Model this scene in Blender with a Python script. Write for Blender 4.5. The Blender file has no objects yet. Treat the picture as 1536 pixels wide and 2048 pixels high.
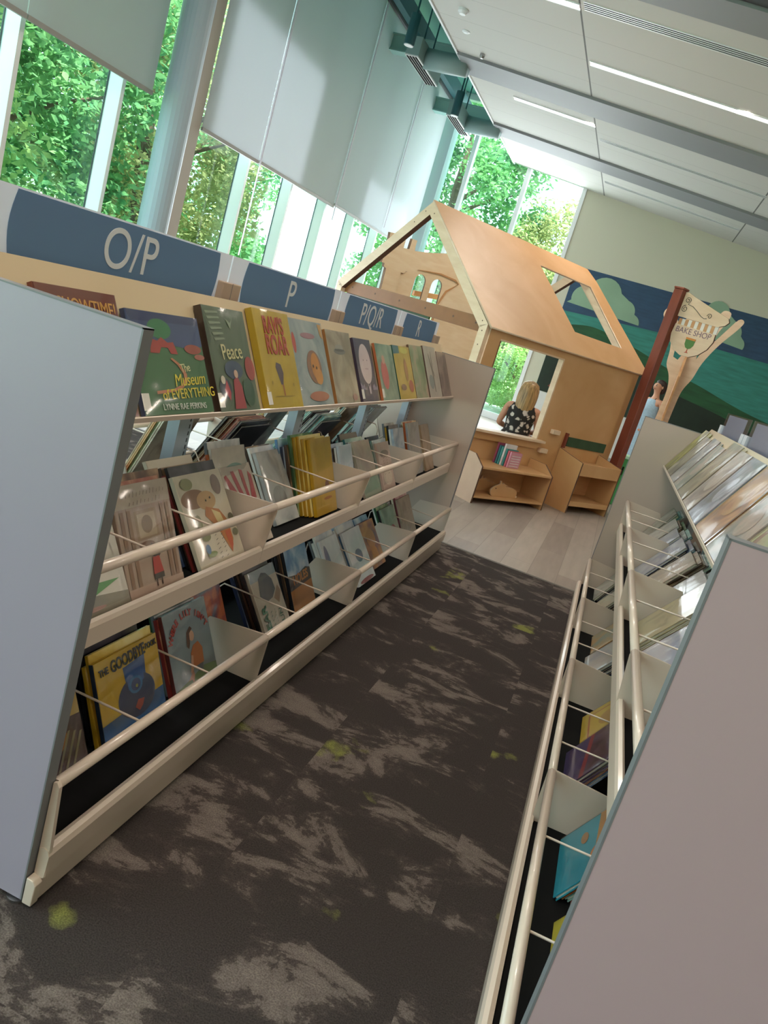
import bpy, bmesh, math, random
from mathutils import Vector, Matrix
random.seed(7)
PI = math.pi
scene = bpy.context.scene
COL = scene.collection

# ------------------------------------------------------------------ camera
cam_d = bpy.data.cameras.new('camera')
cam = bpy.data.objects.new('camera', cam_d)
COL.objects.link(cam)
cam_d.sensor_fit = 'VERTICAL'
cam_d.sensor_height = 24.0
cam_d.lens = 24.0 * 1578.2 / 2048.0
cam_d.clip_start = 0.03
cam_d.clip_end = 300
R_ = Vector((0.91290604, 0.29228508, 0.284907))
D_ = Vector((0.33867407, -0.15281987, -0.92841045))
F_ = Vector((-0.22782107, 0.94404212, -0.23849956))
m = Matrix(((R_.x, -D_.x, -F_.x), (R_.y, -D_.y, -F_.y), (R_.z, -D_.z, -F_.z)))
cam.matrix_world = Matrix.Translation((0, 0, 1.35)) @ m.to_4x4()
scene.camera = cam

# ------------------------------------------------------------------ world, sun, exposure
scene.view_settings.view_transform = 'Standard'
scene.view_settings.look = 'None'
scene.view_settings.gamma = 1.0
scene.view_settings.use_curve_mapping = False
scene.view_settings.exposure = 0.08
world = bpy.data.worlds.new('world')
scene.world = world
world.use_nodes = True
wn = world.node_tree.nodes
wl = world.node_tree.links
bg = wn['Background']
tc = wn.new('ShaderNodeTexCoord')
sp = wn.new('ShaderNodeSeparateXYZ')
cr = wn.new('ShaderNodeValToRGB')
cr.color_ramp.elements[0].position = 0.45
cr.color_ramp.elements[0].color = (0.55, 0.72, 0.80, 1)
cr.color_ramp.elements[1].position = 0.75
cr.color_ramp.elements[1].color = (0.80, 0.93, 1.0, 1)
mp = wn.new('ShaderNodeMapRange')
mp.inputs['From Min'].default_value = -1
wl.new(tc.outputs['Generated'], sp.inputs[0])
wl.new(sp.outputs['Z'], mp.inputs['Value'])
wl.new(mp.outputs[0], cr.inputs[0])
wl.new(cr.outputs[0], bg.inputs[0])
bg.inputs[1].default_value = 5.0
sun_d = bpy.data.lights.new('sun', 'SUN')
sun_d.energy = 15.0
sun_d.angle = 0.03
sun_d.color = (1.0, 0.95, 0.82)
sun = bpy.data.objects.new('sun', sun_d)
COL.objects.link(sun)
sun.location = (10, 5, 14)
sun.rotation_euler = Vector((-0.36, 0.34, -0.87)).to_track_quat('-Z', 'Y').to_euler()

def ceil_z(x):
    return 4.325 - 0.0932 * (x + 1.841)

def area(name, loc, sx, sy, power, color, rot=(0, 0, 0)):
    l = bpy.data.lights.new(name, 'AREA')
    l.shape = 'RECTANGLE'
    l.size = sx
    l.size_y = sy
    l.energy = power
    l.color = color
    o = bpy.data.objects.new(name, l)
    COL.objects.link(o)
    o.location = loc
    o.rotation_euler = rot
    return o
# the light given by the rows of linear ceiling luminaires
WARM = (1.0, 0.87, 0.76)
for yy in (-2.0, 1.0, 4.2, 8.9):
    for xx in (-0.35, 4.2):
        area('luminaire_light', (xx, yy, ceil_z(xx) - 0.05), 2.2, 0.25, 66, WARM)
for yy in (2.2, 5.0, 11.03):
    area('luminaire_light', (-2.06, yy, ceil_z(-2.06) - 0.05), 1.1, 0.2, 14, WARM)

# daylight coming in through the window openings
COOL = (0.90, 0.92, 1.0)
for yy, pw in ((-1.5, 55), (3.5, 120), (8.5, 125)):
    area('daylight_left', (-4.66, yy, 1.3), 4.9, 2.2, pw, COOL, Vector((1, 0, 0.0)).to_track_quat('-Z', 'Z').to_euler())
area('daylight_left', (-4.66, 13.0, 1.3), 3.6, 2.2, 80, COOL, Vector((1, 0, 0.0)).to_track_quat('-Z', 'Z').to_euler())
area('daylight_far', (-3.1, 14.9, 2.6), 2.4, 4.8, 170, COOL, Vector((0, -1, 0.0)).to_track_quat('-Z', 'Z').to_euler())

# ------------------------------------------------------------------ materials
MATS = {}
def lin(h):
    if isinstance(h, (tuple, list)):
        return tuple(h[:3]) + (1,)
    h = h.lstrip('#')
    r = [int(h[i:i + 2], 16) / 255 for i in (0, 2, 4)]
    return tuple((c / 12.92 if c <= 0.04045 else ((c + 0.055) / 1.055) ** 2.4) for c in r) + (1,)

def mat(name, color, rough=0.5, metal=0.0, coat=0.0, noise=0.0, nscale=8.0, bump=0.0, spec=0.5, stretch=None, alpha=1.0):
    if name in MATS:
        return MATS[name]
    mt = bpy.data.materials.new(name)
    mt.use_nodes = True
    n, l = mt.node_tree.nodes, mt.node_tree.links
    b = n['Principled BSDF']
    c = lin(color)
    b.inputs['Base Color'].default_value = c
    b.inputs['Roughness'].default_value = rough
    b.inputs['Metallic'].default_value = metal
    b.inputs['Specular IOR Level'].default_value = spec
    b.inputs['Coat Weight'].default_value = coat
    b.inputs['Coat Roughness'].default_value = 0.07
    b.inputs['Alpha'].default_value = alpha
    if noise > 0 or bump > 0:
        t = n.new('ShaderNodeTexCoord')
        mpg = n.new('ShaderNodeMapping')
        if stretch:
            mpg.inputs['Scale'].default_value = stretch
        nz = n.new('ShaderNodeTexNoise')
        nz.inputs['Scale'].default_value = nscale
        nz.inputs['Detail'].default_value = 6
        l.new(t.outputs['Object'], mpg.inputs[0])
        l.new(mpg.outputs[0], nz.inputs['Vector'])
        if noise > 0:
            rp = n.new('ShaderNodeValToRGB')
            rp.color_ramp.elements[0].position = 0.3
            rp.color_ramp.elements[1].position = 0.7
            rp.color_ramp.elements[0].color = tuple(max(0, v * (1 - noise)) for v in c[:3]) + (1,)
            rp.color_ramp.elements[1].color = tuple(min(1, v * (1 + noise)) for v in c[:3]) + (1,)
            l.new(nz.outputs['Fac'], rp.inputs[0])
            l.new(rp.outputs[0], b.inputs['Base Color'])
        if bump > 0:
            bp = n.new('ShaderNodeBump')
            bp.inputs['Strength'].default_value = bump
            bp.inputs['Distance'].default_value = 0.01
            l.new(nz.outputs['Fac'], bp.inputs['Height'])
            l.new(bp.outputs[0], b.inputs['Normal'])
    MATS[name] = mt
    return mt

def emis(name, color, strength):
    mt = bpy.data.materials.new(name)
    mt.use_nodes = True
    b = mt.node_tree.nodes['Principled BSDF']
    b.inputs['Base Color'].default_value = lin(color)
    b.inputs['Emission Color'].default_value = lin(color)
    b.inputs['Emission Strength'].default_value = strength
    MATS[name] = mt
    return mt

def art(cols, scale=7.0, coat=0.8):
    """painted cover: three or four colours mixed in blots, different on every book"""
    key = 'painted_cover_' + '_'.join(c.lstrip('#') for c in cols) + ('' if coat == 0.8 else '_soft')
    if key in MATS:
        return MATS[key]
    mt = bpy.data.materials.new(key)
    mt.use_nodes = True
    n, l = mt.node_tree.nodes, mt.node_tree.links
    b = n['Principled BSDF']
    b.inputs['Roughness'].default_value = 0.35
    b.inputs['Coat Weight'].default_value = coat
    b.inputs['Coat Roughness'].default_value = 0.08 if coat == 0.8 else 0.25
    t = n.new('ShaderNodeTexCoord')
    oi = n.new('ShaderNodeObjectInfo')
    mul = n.new('ShaderNodeMath'); mul.operation = 'MULTIPLY'; mul.inputs[1].default_value = 40
    add = n.new('ShaderNodeVectorMath'); add.operation = 'ADD'
    nz = n.new('ShaderNodeTexNoise')
    nz.inputs['Scale'].default_value = scale
    nz.inputs['Detail'].default_value = 5
    nz.inputs['Distortion'].default_value = 0.9
    rp = n.new('ShaderNodeValToRGB')
    rp.color_ramp.interpolation = 'B_SPLINE'
    el = rp.color_ramp.elements
    el[0].position = 0.34; el[0].color = lin(cols[0])
    el[1].position = 0.64; el[1].color = lin(cols[-1])
    for i, c in enumerate(cols[1:-1]):
        e = el.new(0.34 + 0.30 * (i + 1) / (len(cols) - 1)); e.color = lin(c)
    l.new(oi.outputs['Random'], mul.inputs[0])
    l.new(t.outputs['Object'], add.inputs[0])
    l.new(mul.outputs[0], add.inputs[1])
    l.new(add.outputs[0], nz.inputs['Vector'])
    l.new(nz.outputs['Fac'], rp.inputs[0])
    l.new(rp.outputs[0], b.inputs['Base Color'])
    MATS[key] = mt
    return mt

def plywood(name, c1, c2, rough=0.45, scale=3.0, stretch=(1, 1, 6)):
    if name in MATS:
        return MATS[name]
    mt = bpy.data.materials.new(name)
    mt.use_nodes = True
    n, l = mt.node_tree.nodes, mt.node_tree.links
    b = n['Principled BSDF']
    b.inputs['Roughness'].default_value = rough
    t = n.new('ShaderNodeTexCoord')
    mpg = n.new('ShaderNodeMapping')
    mpg.inputs['Scale'].default_value = stretch
    nz = n.new('ShaderNodeTexNoise')
    nz.inputs['Scale'].default_value = scale
    nz.inputs['Detail'].default_value = 8
    nz.inputs['Distortion'].default_value = 0.6
    rp = n.new('ShaderNodeValToRGB')
    rp.color_ramp.elements[0].position = 0.3; rp.color_ramp.elements[0].color = lin(c1)
    rp.color_ramp.elements[1].position = 0.72; rp.color_ramp.elements[1].color = lin(c2)
    l.new(t.outputs['Object'], mpg.inputs[0]); l.new(mpg.outputs[0], nz.inputs['Vector'])
    l.new(nz.outputs['Fac'], rp.inputs[0]); l.new(rp.outputs[0], b.inputs['Base Color'])
    MATS[name] = mt
    return mt

def carpet_mat():
    mt = bpy.data.materials.new('carpet')
    mt.use_nodes = True
    n, l = mt.node_tree.nodes, mt.node_tree.links
    b = n['Principled BSDF']
    b.inputs['Roughness'].default_value = 0.95
    b.inputs['Specular IOR Level'].default_value = 0.15
    t = n.new('ShaderNodeTexCoord')
    # plank shaped carpet tiles shift the printed pattern a little from tile to tile
    sc = n.new('ShaderNodeVectorMath'); sc.operation = 'MULTIPLY'; sc.inputs[1].default_value = (2.0, 1.0, 1.0)
    fl = n.new('ShaderNodeVectorMath'); fl.operation = 'FLOOR'
    wnz = n.new('ShaderNodeTexWhiteNoise'); wnz.noise_dimensions = '3D'
    shift = n.new('ShaderNodeVectorMath'); shift.operation = 'SCALE'; shift.inputs['Scale'].default_value = 0.22
    add = n.new('ShaderNodeVectorMath'); add.operation = 'ADD'
    l.new(t.outputs['Object'], sc.inputs[0]); l.new(sc.outputs[0], fl.inputs[0])
    l.new(fl.outputs[0], wnz.inputs['Vector']); l.new(wnz.outputs['Color'], shift.inputs[0])
    l.new(t.outputs['Object'], add.inputs[0]); l.new(shift.outputs[0], add.inputs[1])
    mpg = n.new('ShaderNodeMapping'); mpg.inputs['Scale'].default_value = (2.2, 3.7, 1)
    mpg.inputs['Rotation'].default_value = (0, 0, -0.06)
    l.new(add.outputs[0], mpg.inputs[0])
    n1 = n.new('ShaderNodeTexNoise'); n1.inputs['Scale'].default_value = 1.5; n1.inputs['Detail'].default_value = 9
    n1.inputs['Roughness'].default_value = 0.68; n1.inputs['Distortion'].default_value = 0.4
    l.new(mpg.outputs[0], n1.inputs['Vector'])
    r1 = n.new('ShaderNodeValToRGB')
    e = r1.color_ramp.elements
    e[0].position = 0.49; e[0].color = lin('#3d3634')
    e[1].position = 0.62; e[1].color = lin('#736862')
    x = e.new(0.54); x.color = lin('#4a413e')
    x = e.new(0.556); x.color = lin('#645a55')
    l.new(n1.outputs['Fac'], r1.inputs[0])
    n2 = n.new('ShaderNodeTexNoise'); n2.inputs['Scale'].default_value = 2.9; n2.inputs['Detail'].default_value = 5
    l.new(add.outputs[0], n2.inputs['Vector'])
    r2 = n.new('ShaderNodeValToRGB')
    r2.color_ramp.elements[0].position = 0.66; r2.color_ramp.elements[0].color = (0, 0, 0, 1)
    r2.color_ramp.elements[1].position = 0.70; r2.color_ramp.elements[1].color = (1, 1, 1, 1)
    l.new(n2.outputs['Fac'], r2.inputs[0])
    mx = n.new('ShaderNodeMixRGB'); mx.inputs[2].default_value = lin('#7c7d44')
    l.new(r2.outputs[0], mx.inputs[0]); l.new(r1.outputs[0], mx.inputs[1])
    # pile speckle
    n3 = n.new('ShaderNodeTexNoise'); n3.inputs['Scale'].default_value = 260; n3.inputs['Detail'].default_value = 2
    l.new(t.outputs['Object'], n3.inputs['Vector'])
    r3 = n.new('ShaderNodeMapRange'); r3.inputs['From Min'].default_value = 0.3; r3.inputs['From Max'].default_value = 0.7
    r3.inputs['To Min'].default_value = 0.62; r3.inputs['To Max'].default_value = 1.25
    l.new(n3.outputs['Fac'], r3.inputs['Value'])
    vm = n.new('ShaderNodeVectorMath'); vm.operation = 'SCALE'
    l.new(mx.outputs[0], vm.inputs[0]); l.new(r3.outputs[0], vm.inputs['Scale'])
    l.new(vm.outputs[0], b.inputs['Base Color'])
    bp = n.new('ShaderNodeBump'); bp.inputs['Strength'].default_value = 0.5; bp.inputs['Distance'].default_value = 0.004
    l.new(n3.outputs['Fac'], bp.inputs['Height']); l.new(bp.outputs[0], b.inputs['Normal'])
    return mt

def plank_mat():
    mt = bpy.data.materials.new('vinyl_planks')
    mt.use_nodes = True
    n, l = mt.node_tree.nodes, mt.node_tree.links
    b = n['Principled BSDF']
    b.inputs['Roughness'].default_value = 0.42
    t = n.new('ShaderNodeTexCoord')
    mp0 = n.new('ShaderNodeMapping'); mp0.inputs['Rotation'].default_value = (0, 0, PI / 2)
    l.new(t.outputs['Object'], mp0.inputs[0])
    bk = n.new('ShaderNodeTexBrick')
    bk.inputs['Color1'].default_value = lin('#a2968c'); bk.inputs['Color2'].default_value = lin('#8b7e76')
    bk.inputs['Mortar'].default_value = lin('#7b716a'); bk.inputs['Scale'].default_value = 1.0
    bk.inputs['Mortar Size'].default_value = 0.002; bk.inputs['Brick Width'].default_value = 1.2
    bk.inputs['Row Height'].default_value = 0.19
    l.new(mp0.outputs[0], bk.inputs['Vector'])
    mp1 = n.new('ShaderNodeMapping'); mp1.inputs['Scale'].default_value = (14, 1.6, 1)
    l.new(t.outputs['Object'], mp1.inputs[0])
    nz = n.new('ShaderNodeTexNoise'); nz.inputs['Scale'].default_value = 1.6; nz.inputs['Detail'].default_value = 8
    l.new(mp1.outputs[0], nz.inputs['Vector'])
    mr = n.new('ShaderNodeMapRange'); mr.inputs['To Min'].default_value = 0.78; mr.inputs['To Max'].default_value = 1.22
    l.new(nz.outputs['Fac'], mr.inputs['Value'])
    vm = n.new('ShaderNodeVectorMath'); vm.operation = 'SCALE'
    l.new(bk.outputs['Color'], vm.inputs[0]); l.new(mr.outputs[0], vm.inputs['Scale'])
    l.new(vm.outputs[0], b.inputs['Base Color'])
    return mt

def ceiling_mat():
    mt = bpy.data.materials.new('ceiling_panels')
    mt.use_nodes = True
    n, l = mt.node_tree.nodes, mt.node_tree.links
    b = n['Principled BSDF']
    b.inputs['Roughness'].default_value = 0.8
    t = n.new('ShaderNodeTexCoord'); s = n.new('ShaderNodeSeparateXYZ')
    l.new(t.outputs['Object'], s.inputs[0])
    def line(out, off, period, width):
        a = n.new('ShaderNodeMath'); a.operation = 'ADD'; a.inputs[1].default_value = off
        mo = n.new('ShaderNodeMath'); mo.operation = 'FLOORED_MODULO'; mo.inputs[1].default_value = period
        c = n.new('ShaderNodeMath'); c.operation = 'LESS_THAN'; c.inputs[1].default_value = width
        l.new(out, a.inputs[0]); l.new(a.outputs[0], mo.inputs[0]); l.new(mo.outputs[0], c.inputs[0])
        return c.outputs[0]
    lx = line(s.outputs['X'], 1.5 + 0.01 + 22.9, 2.29, 0.018)
    ly = line(s.outputs['Y'], -7.1 + 60, 0.6, 0.006)
    m1 = n.new('ShaderNodeMixRGB'); m1.inputs[1].default_value = lin('#c9c8c2'); m1.inputs[2].default_value = lin('#a3a29c')
    m2 = n.new('ShaderNodeMixRGB'); m2.inputs[2].default_value = lin('#6d6d6a')
    l.new(ly, m1.inputs[0]); l.new(lx, m2.inputs[0]); l.new(m1.outputs[0], m2.inputs[1])
    l.new(m2.outputs[0], b.inputs['Base Color'])
    return mt

def thin_mat(name, kind, color, fac=0.93, rough=0.0):
    mt = bpy.data.materials.new(name)
    mt.use_nodes = True
    n, l = mt.node_tree.nodes, mt.node_tree.links
    n.remove(n['Principled BSDF'])
    out = n['Material Output']
    mix = n.new('ShaderNodeMixShader'); mix.inputs[0].default_value = fac
    if kind == 'glass':
        a = n.new('ShaderNodeBsdfGlossy'); a.inputs['Roughness'].default_value = rough
        c = n.new('ShaderNodeBsdfTransparent'); c.inputs[0].default_value = lin(color)
    elif kind == 'blind':
        a = n.new('ShaderNodeBsdfDiffuse'); a.inputs[0].default_value = lin(color)
        c = n.new('ShaderNodeBsdfTranslucent'); c.inputs[0].default_value = lin(color)
    elif kind == 'leaf':
        a = n.new('ShaderNodeBsdfDiffuse')
        c = n.new('ShaderNodeBsdfTranslucent')
        t = n.new('ShaderNodeTexCoord'); nz = n.new('ShaderNodeTexNoise')
        nz.inputs['Scale'].default_value = 1.3; nz.inputs['Detail'].default_value = 6; nz.inputs['Roughness'].default_value = 0.75
        rp = n.new('ShaderNodeValToRGB')
        rp.color_ramp.elements[0].position = 0.32; rp.color_ramp.elements[0].color = lin(color[0])
        rp.color_ramp.elements[1].position = 0.66; rp.color_ramp.elements[1].color = lin(color[1])
        l.new(t.outputs['Object'], nz.inputs['Vector']); l.new(nz.outputs['Fac'], rp.inputs[0])
        l.new(rp.outputs[0], a.inputs[0]); l.new(rp.outputs[0], c.inputs[0])
    l.new(a.outputs[0], mix.inputs[1]); l.new(c.outputs[0], mix.inputs[2])
    l.new(mix.outputs[0], out.inputs['Surface'])
    MATS[name] = mt
    return mt

M_carpet = carpet_mat()
M_plank = plank_mat()
M_ceil = ceiling_mat()
M_glass = thin_mat('window_glass', 'glass', '#e9f7f5', 0.95, 0.02)
M_blind = thin_mat('blind_fabric', 'blind', '#ccd0d2', 0.42)
M_clear = thin_mat('clear_plastic', 'glass', '#e6e8ee', 0.85, 0.2)
M_wall = mat('cream_wall_paint', '#cfccb8', 0.8)
M_wallw = mat('white_wall_paint', '#dcdcd8', 0.7)
M_frame = mat('window_frame_white', '#eef1f2', 0.35)
M_teal = mat('teal_recess', '#5f9a94', 0.55)  # even teal on the recess faces
M_tealdk = mat('dark_teal_metal', '#2f5f66', 0.4)
M_duct = mat('duct_grey_green', '#90aaa9', 0.45)
M_grey = mat('ceiling_channel_grey', '#8a8c8e', 0.6)
M_black = mat('black_mat', '#0b0b0b', 0.9, spec=0.2)
M_cream = mat('cream_powder_coat', '#d3c0b0', 0.30, coat=0.3)
M_lam = mat('light_grey_laminate', '#a398a6', 0.4)
M_lamw = mat('beige_grey_laminate', '#b8a598', 0.33)
M_edge = mat('grey_edge_band', '#77777a', 0.45)
M_post = mat('shelf_upright_grey', '#a9b3bd', 0.45)
M_slot = mat('slot_dark', '#3c4044', 0.7)
M_sign = thin_mat('sign_blue', 'blind', '#86a4c4', 0.38)
M_signw = thin_mat('sign_white', 'blind', '#ebe8ee', 0.35)
M_letter = mat('sign_lettering', '#dfe2e6', 0.45)
M_tan = mat('sign_bracket_tan', '#b59c88', 0.5)
M_ply = plywood('plywood_orange', '#c0925f', '#d0a578', 0.42, 2.0, (1, 1, 1))
M_plyl = plywood('plywood_pale', '#d3b698', '#e2caaf', 0.45, 3.0, (1, 1, 5))
M_plyi = plywood('plywood_inside', '#bd8a5c', '#d0a172', 0.45, 3.0, (1, 1, 5))
M_plye = mat('plywood_dark_edge', '#5d4030', 0.6)
M_post_red = plywood('reddish_brown_post', '#6e3020', '#8a4430', 0.4, 5.0, (1, 1, 0.4))
M_metal = mat('brushed_metal', '#b8b8b8', 0.3, metal=1.0)
M_page = mat('page_edges', '#e6dfcf', 0.8)
M_white = mat('white_sticker', '#e9e4da', 0.6)
M_leafA = thin_mat('leaves_bright', 'leaf', ('#5f9a55', '#d6ea9c'), 0.40)
M_leafB = thin_mat('leaves_deep', 'leaf', ('#3f8060', '#a8d690'), 0.40)
M_leafC = thin_mat('leaves_olive', 'leaf', ('#74844e', '#e2dda6'), 0.40)
M_bark = mat('bark', '#6a5747', 0.9, noise=0.3, nscale=12)
M_grass = mat('lawn', '#8fb56c', 0.9, noise=0.3, nscale=3)
M_pave = mat('pale_paving', '#cfd8d8', 0.8, noise=0.08, nscale=2)
M_jacket = thin_mat('jacket_film', 'glass', '#f6f6f6', 0.90, 0.10)
M_lightE = emis('luminaire_diffuser', '#fff3ea', 6.0)
M_skin = mat('skin', '#c99478', 0.55)

# ------------------------------------------------------------------ mesh helpers
class MB:
    def __init__(s):
        s.v = []; s.f = []; s.mi = []
    def quad(s, pts, k=0):
        b = len(s.v); s.v += [tuple(p) for p in pts]; s.f.append(tuple(range(b, b + len(pts)))); s.mi.append(k)
    def box(s, x0, x1, y0, y1, z0, z1, k=0):
        b = len(s.v)
        s.v += [(x0, y0, z0), (x1, y0, z0), (x1, y1, z0), (x0, y1, z0), (x0, y0, z1), (x1, y0, z1), (x1, y1, z1), (x0, y1, z1)]
        for f in ((0, 3, 2, 1), (4, 5, 6, 7), (0, 1, 5, 4), (1, 2, 6, 5), (2, 3, 7, 6), (3, 0, 4, 7)):
            s.f.append(tuple(b + i for i in f)); s.mi.append(k)
    def prism(s, a, d, k=0, ke=None):
        """polygon a (list of 3d points) extruded by vector d"""
        n = len(a); b = len(s.v)
        d = Vector(d)
        s.v += [tuple(p) for p in a] + [tuple(Vector(p) + d) for p in a]
        s.f.append(tuple(b + i for i in range(n))[::-1]); s.mi.append(k)
        s.f.append(tuple(b + n + i for i in range(n))); s.mi.append(k)
        for i in range(n):
            j = (i + 1) % n
            s.f.append((b + i, b + j, b + n + j, b + n + i)); s.mi.append(k if ke is None else ke)
    def tube(s, pts, r, seg=10, k=0, r2=None, cap=True):
        pts = [Vector(p) for p in pts]
        rings = []
        N = len(pts)
        for i, p in enumerate(pts):
            t = (pts[min(i + 1, N - 1)] - pts[max(i - 1, 0)]).normalized()
            up = Vector((0, 0, 1)) if abs(t.z) < 0.9 else Vector((1, 0, 0))
            a = t.cross(up).normalized(); c = a.cross(t)
            rr = r if r2 is None else r + (r2 - r) * i / (N - 1)
            if isinstance(r, (list, tuple)): rr = r[i]
            b = len(s.v)
            for j in range(seg):
                an = 2 * PI * j / seg
                s.v.append(tuple(p + a * math.cos(an) * rr + c * math.sin(an) * rr))
            rings.append(b)
        for i in range(N - 1):
            for j in range(seg):
                j2 = (j + 1) % seg
                s.f.append((rings[i] + j, rings[i] + j2, rings[i + 1] + j2, rings[i + 1] + j)); s.mi.append(k)
        if cap:
            s.f.append(tuple(rings[0] + j for j in range(seg))[::-1]); s.mi.append(k)
            s.f.append(tuple(rings[-1] + j for j in range(seg))); s.mi.append(k)
    def ell(s, c, rx, ry, rz, k=0, seg=16, rings=10):
        b = len(s.v); c = Vector(c)
        for i in range(rings + 1):
            th = PI * i / rings
            for j in range(seg):
                ph = 2 * PI * j / seg
                s.v.append((c.x + rx * math.sin(th) * math.cos(ph), c.y + ry * math.sin(th) * math.sin(ph), c.z + rz * math.cos(th)))
        for i in range(rings):
            for j in range(seg):
                j2 = (j + 1) % seg
                s.f.append((b + i * seg + j, b + (i + 1) * seg + j, b + (i + 1) * seg + j2, b + i * seg + j2)); s.mi.append(k)
    def build(s, name, mats, parent=None, smooth=False, bevel=0.0, M=None, fix=True):
        me = bpy.data.meshes.new(name)
        vs = s.v
        if M is not None:
            vs = [tuple(M @ Vector(p)) for p in vs]
        if parent is not None and parent.get('_o') is not None:
            o_ = parent['_o']
            vs = [(p[0] - o_[0], p[1] - o_[1], p[2] - o_[2]) for p in vs]
        me.from_pydata(vs, [], s.f)
        if not isinstance(mats, (list, tuple)): mats = [mats]
        for q in mats: me.materials.append(q)
        for p, k in zip(me.polygons, s.mi): p.material_index = k
        if fix:
            bm = bmesh.new(); bm.from_mesh(me)
            bmesh.ops.remove_doubles(bm, verts=bm.verts, dist=1e-6)
            bmesh.ops.recalc_face_normals(bm, faces=bm.faces)
            bm.to_mesh(me); bm.free()
        if smooth:
            for p in me.polygons: p.use_smooth = True
        me.update()
        o = bpy.data.objects.new(name, me)
        COL.objects.link(o)
        if parent is not None: o.parent = parent
        if bevel > 0:
            bv = o.modifiers.new('bevel', 'BEVEL'); bv.width = bevel; bv.segments = 2; bv.limit_method = 'ANGLE'; bv.angle_limit = 0.6
        return o

def tag(o, label=None, cat=None, group=None, kind=None):
    if label: o['label'] = label
    if cat: o['category'] = cat
    if group: o['group'] = group
    if kind: o['kind'] = kind
    return o

def thing(name, label, cat, loc=(0, 0, 0), group=None, M=None):
    """an Empty at the thing's base; parts are given in world coordinates (loc) or in local ones (M)"""
    o = bpy.data.objects.new(name, None)
    o.empty_display_size = 0.05
    COL.objects.link(o)
    if M is not None:
        o.matrix_world = M
    else:
        o.location = loc
        o['_o'] = tuple(loc)
    tag(o, label, cat, group)
    THINGS.append(o)
    return o
THINGS = []

def struct(o, cat=None):
    o['kind'] = 'structure'
    return o

def text_mesh(s, size, extrude=0.0005, bold=0.0, shear=0.0, space=1.0, align='CENTER'):
    cu = bpy.data.curves.new('t', 'FONT')
    cu.body = s; cu.size = size; cu.extrude = extrude; cu.offset = bold
    cu.align_x = align; cu.align_y = 'CENTER'; cu.shear = shear; cu.space_character = space
    o = bpy.data.objects.new('t', cu)
    COL.objects.link(o)
    dg = bpy.context.evaluated_depsgraph_get()
    me = bpy.data.meshes.new_from_object(o.evaluated_get(dg))
    bpy.data.objects.remove(o); bpy.data.curves.remove(cu)
    return me
def text(s, size, M, mt, name='lettering', parent=None, **kw):
    me = text_mesh(s, size, **kw)
    me.transform(M)
    if parent is not None and parent.get('_o') is not None:
        me.transform(Matrix.Translation(-Vector(parent['_o'])))
    me.materials.clear(); me.materials.append(mt)
    me.name = name
    o = bpy.data.objects.new(name, me)
    COL.objects.link(o)
    if parent is not None: o.parent = parent
    return o
def basis(ox, oy, oz, o):
    """matrix whose columns are the images of X, Y, Z"""
    return Matrix(((ox[0], oy[0], oz[0], o[0]), (ox[1], oy[1], oz[1], o[1]), (ox[2], oy[2], oz[2], o[2]), (0, 0, 0, 1)))

# ------------------------------------------------------------------ the room
XL, YF, XR, YB = -4.70, 15.0, 8.0, -4.0
def slab(name, mt, x0, x1, y0, y1, z0, z1):
    b = MB(); b.box(x0, x1, y0, y1, z0, z1)
    return struct(b.build(name, mt))
slab('floor', M_carpet, XL - 0.2, XR, YB, 5.12, -0.10, 0.0)
slab('floor', M_plank, XL - 0.2, XR, 5.12, YF + 0.2, -0.10, 0.0)
b = MB(); b.box(-4.7, 8, 5.10, 5.13, 0.0, 0.002)
struct(b.build('trim_1', mat('floor_joint', '#5a5550', 0.6)))
# sloping ceiling
b = MB()
xa, xb = -3.2, XR
b.prism([(xa, YB, ceil_z(xa)), (xb, YB, ceil_z(xb)), (xb, YB, ceil_z(xb) + 0.25), (xa, YB, ceil_z(xa) + 0.25)], (0, YF - YB, 0))
struct(b.build('ceiling', M_ceil))
# recess over the window wall: upright face, upper ceiling
slab('ceiling', M_teal, XL - 0.3, -3.12, YB, YF, 5.40, 5.65)
slab('trim_2', M_teal, -3.2, -3.14, YB, YF, ceil_z(-3.2) + 0.001, 5.40)
b = MB(); b.box(-3.215, -3.19, YB, YF, ceil_z(-3.2) - 0.02, ceil_z(-3.2) + 0.05)
struct(b.build('trim_3', M_frame))
# roof above all
slab('ceiling', M_wallw, -5.2, XR + 0.3, YB - 0.3, YF + 0.3, 5.66, 5.85)
# back wall and right wall
slab('wall_right', M_wall, XR, XR + 0.2, YB, YF, 0, 5.66)
slab('wall_back', M_wall, -2.4, XR, YB - 0.2, YB, 0, 5.66)
slab('wall_back', M_wall, XL, -2.4, YB - 0.2, YB, 2.6, 5.66)
slab('wall_back', M_wall, XL, -2.4, YB - 0.2, YB, 0, 0.5)
b = MB(); b.box(XL, -2.4, YB - 0.1, YB - 0.09, 0.5, 2.6)
struct(b.build('window_1', M_glass))
# far wall
slab('wall_far', M_wall, -1.82, XR, YF, YF + 0.2, 0, 5.66)
b = MB(); b.box(-1.58, XR, YF - 0.012, YF - 0.001, 0.0, 0.775)
struct(b.build('trim_4', M_wallw))
def win(name, fr):
    return struct(fr)
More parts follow.
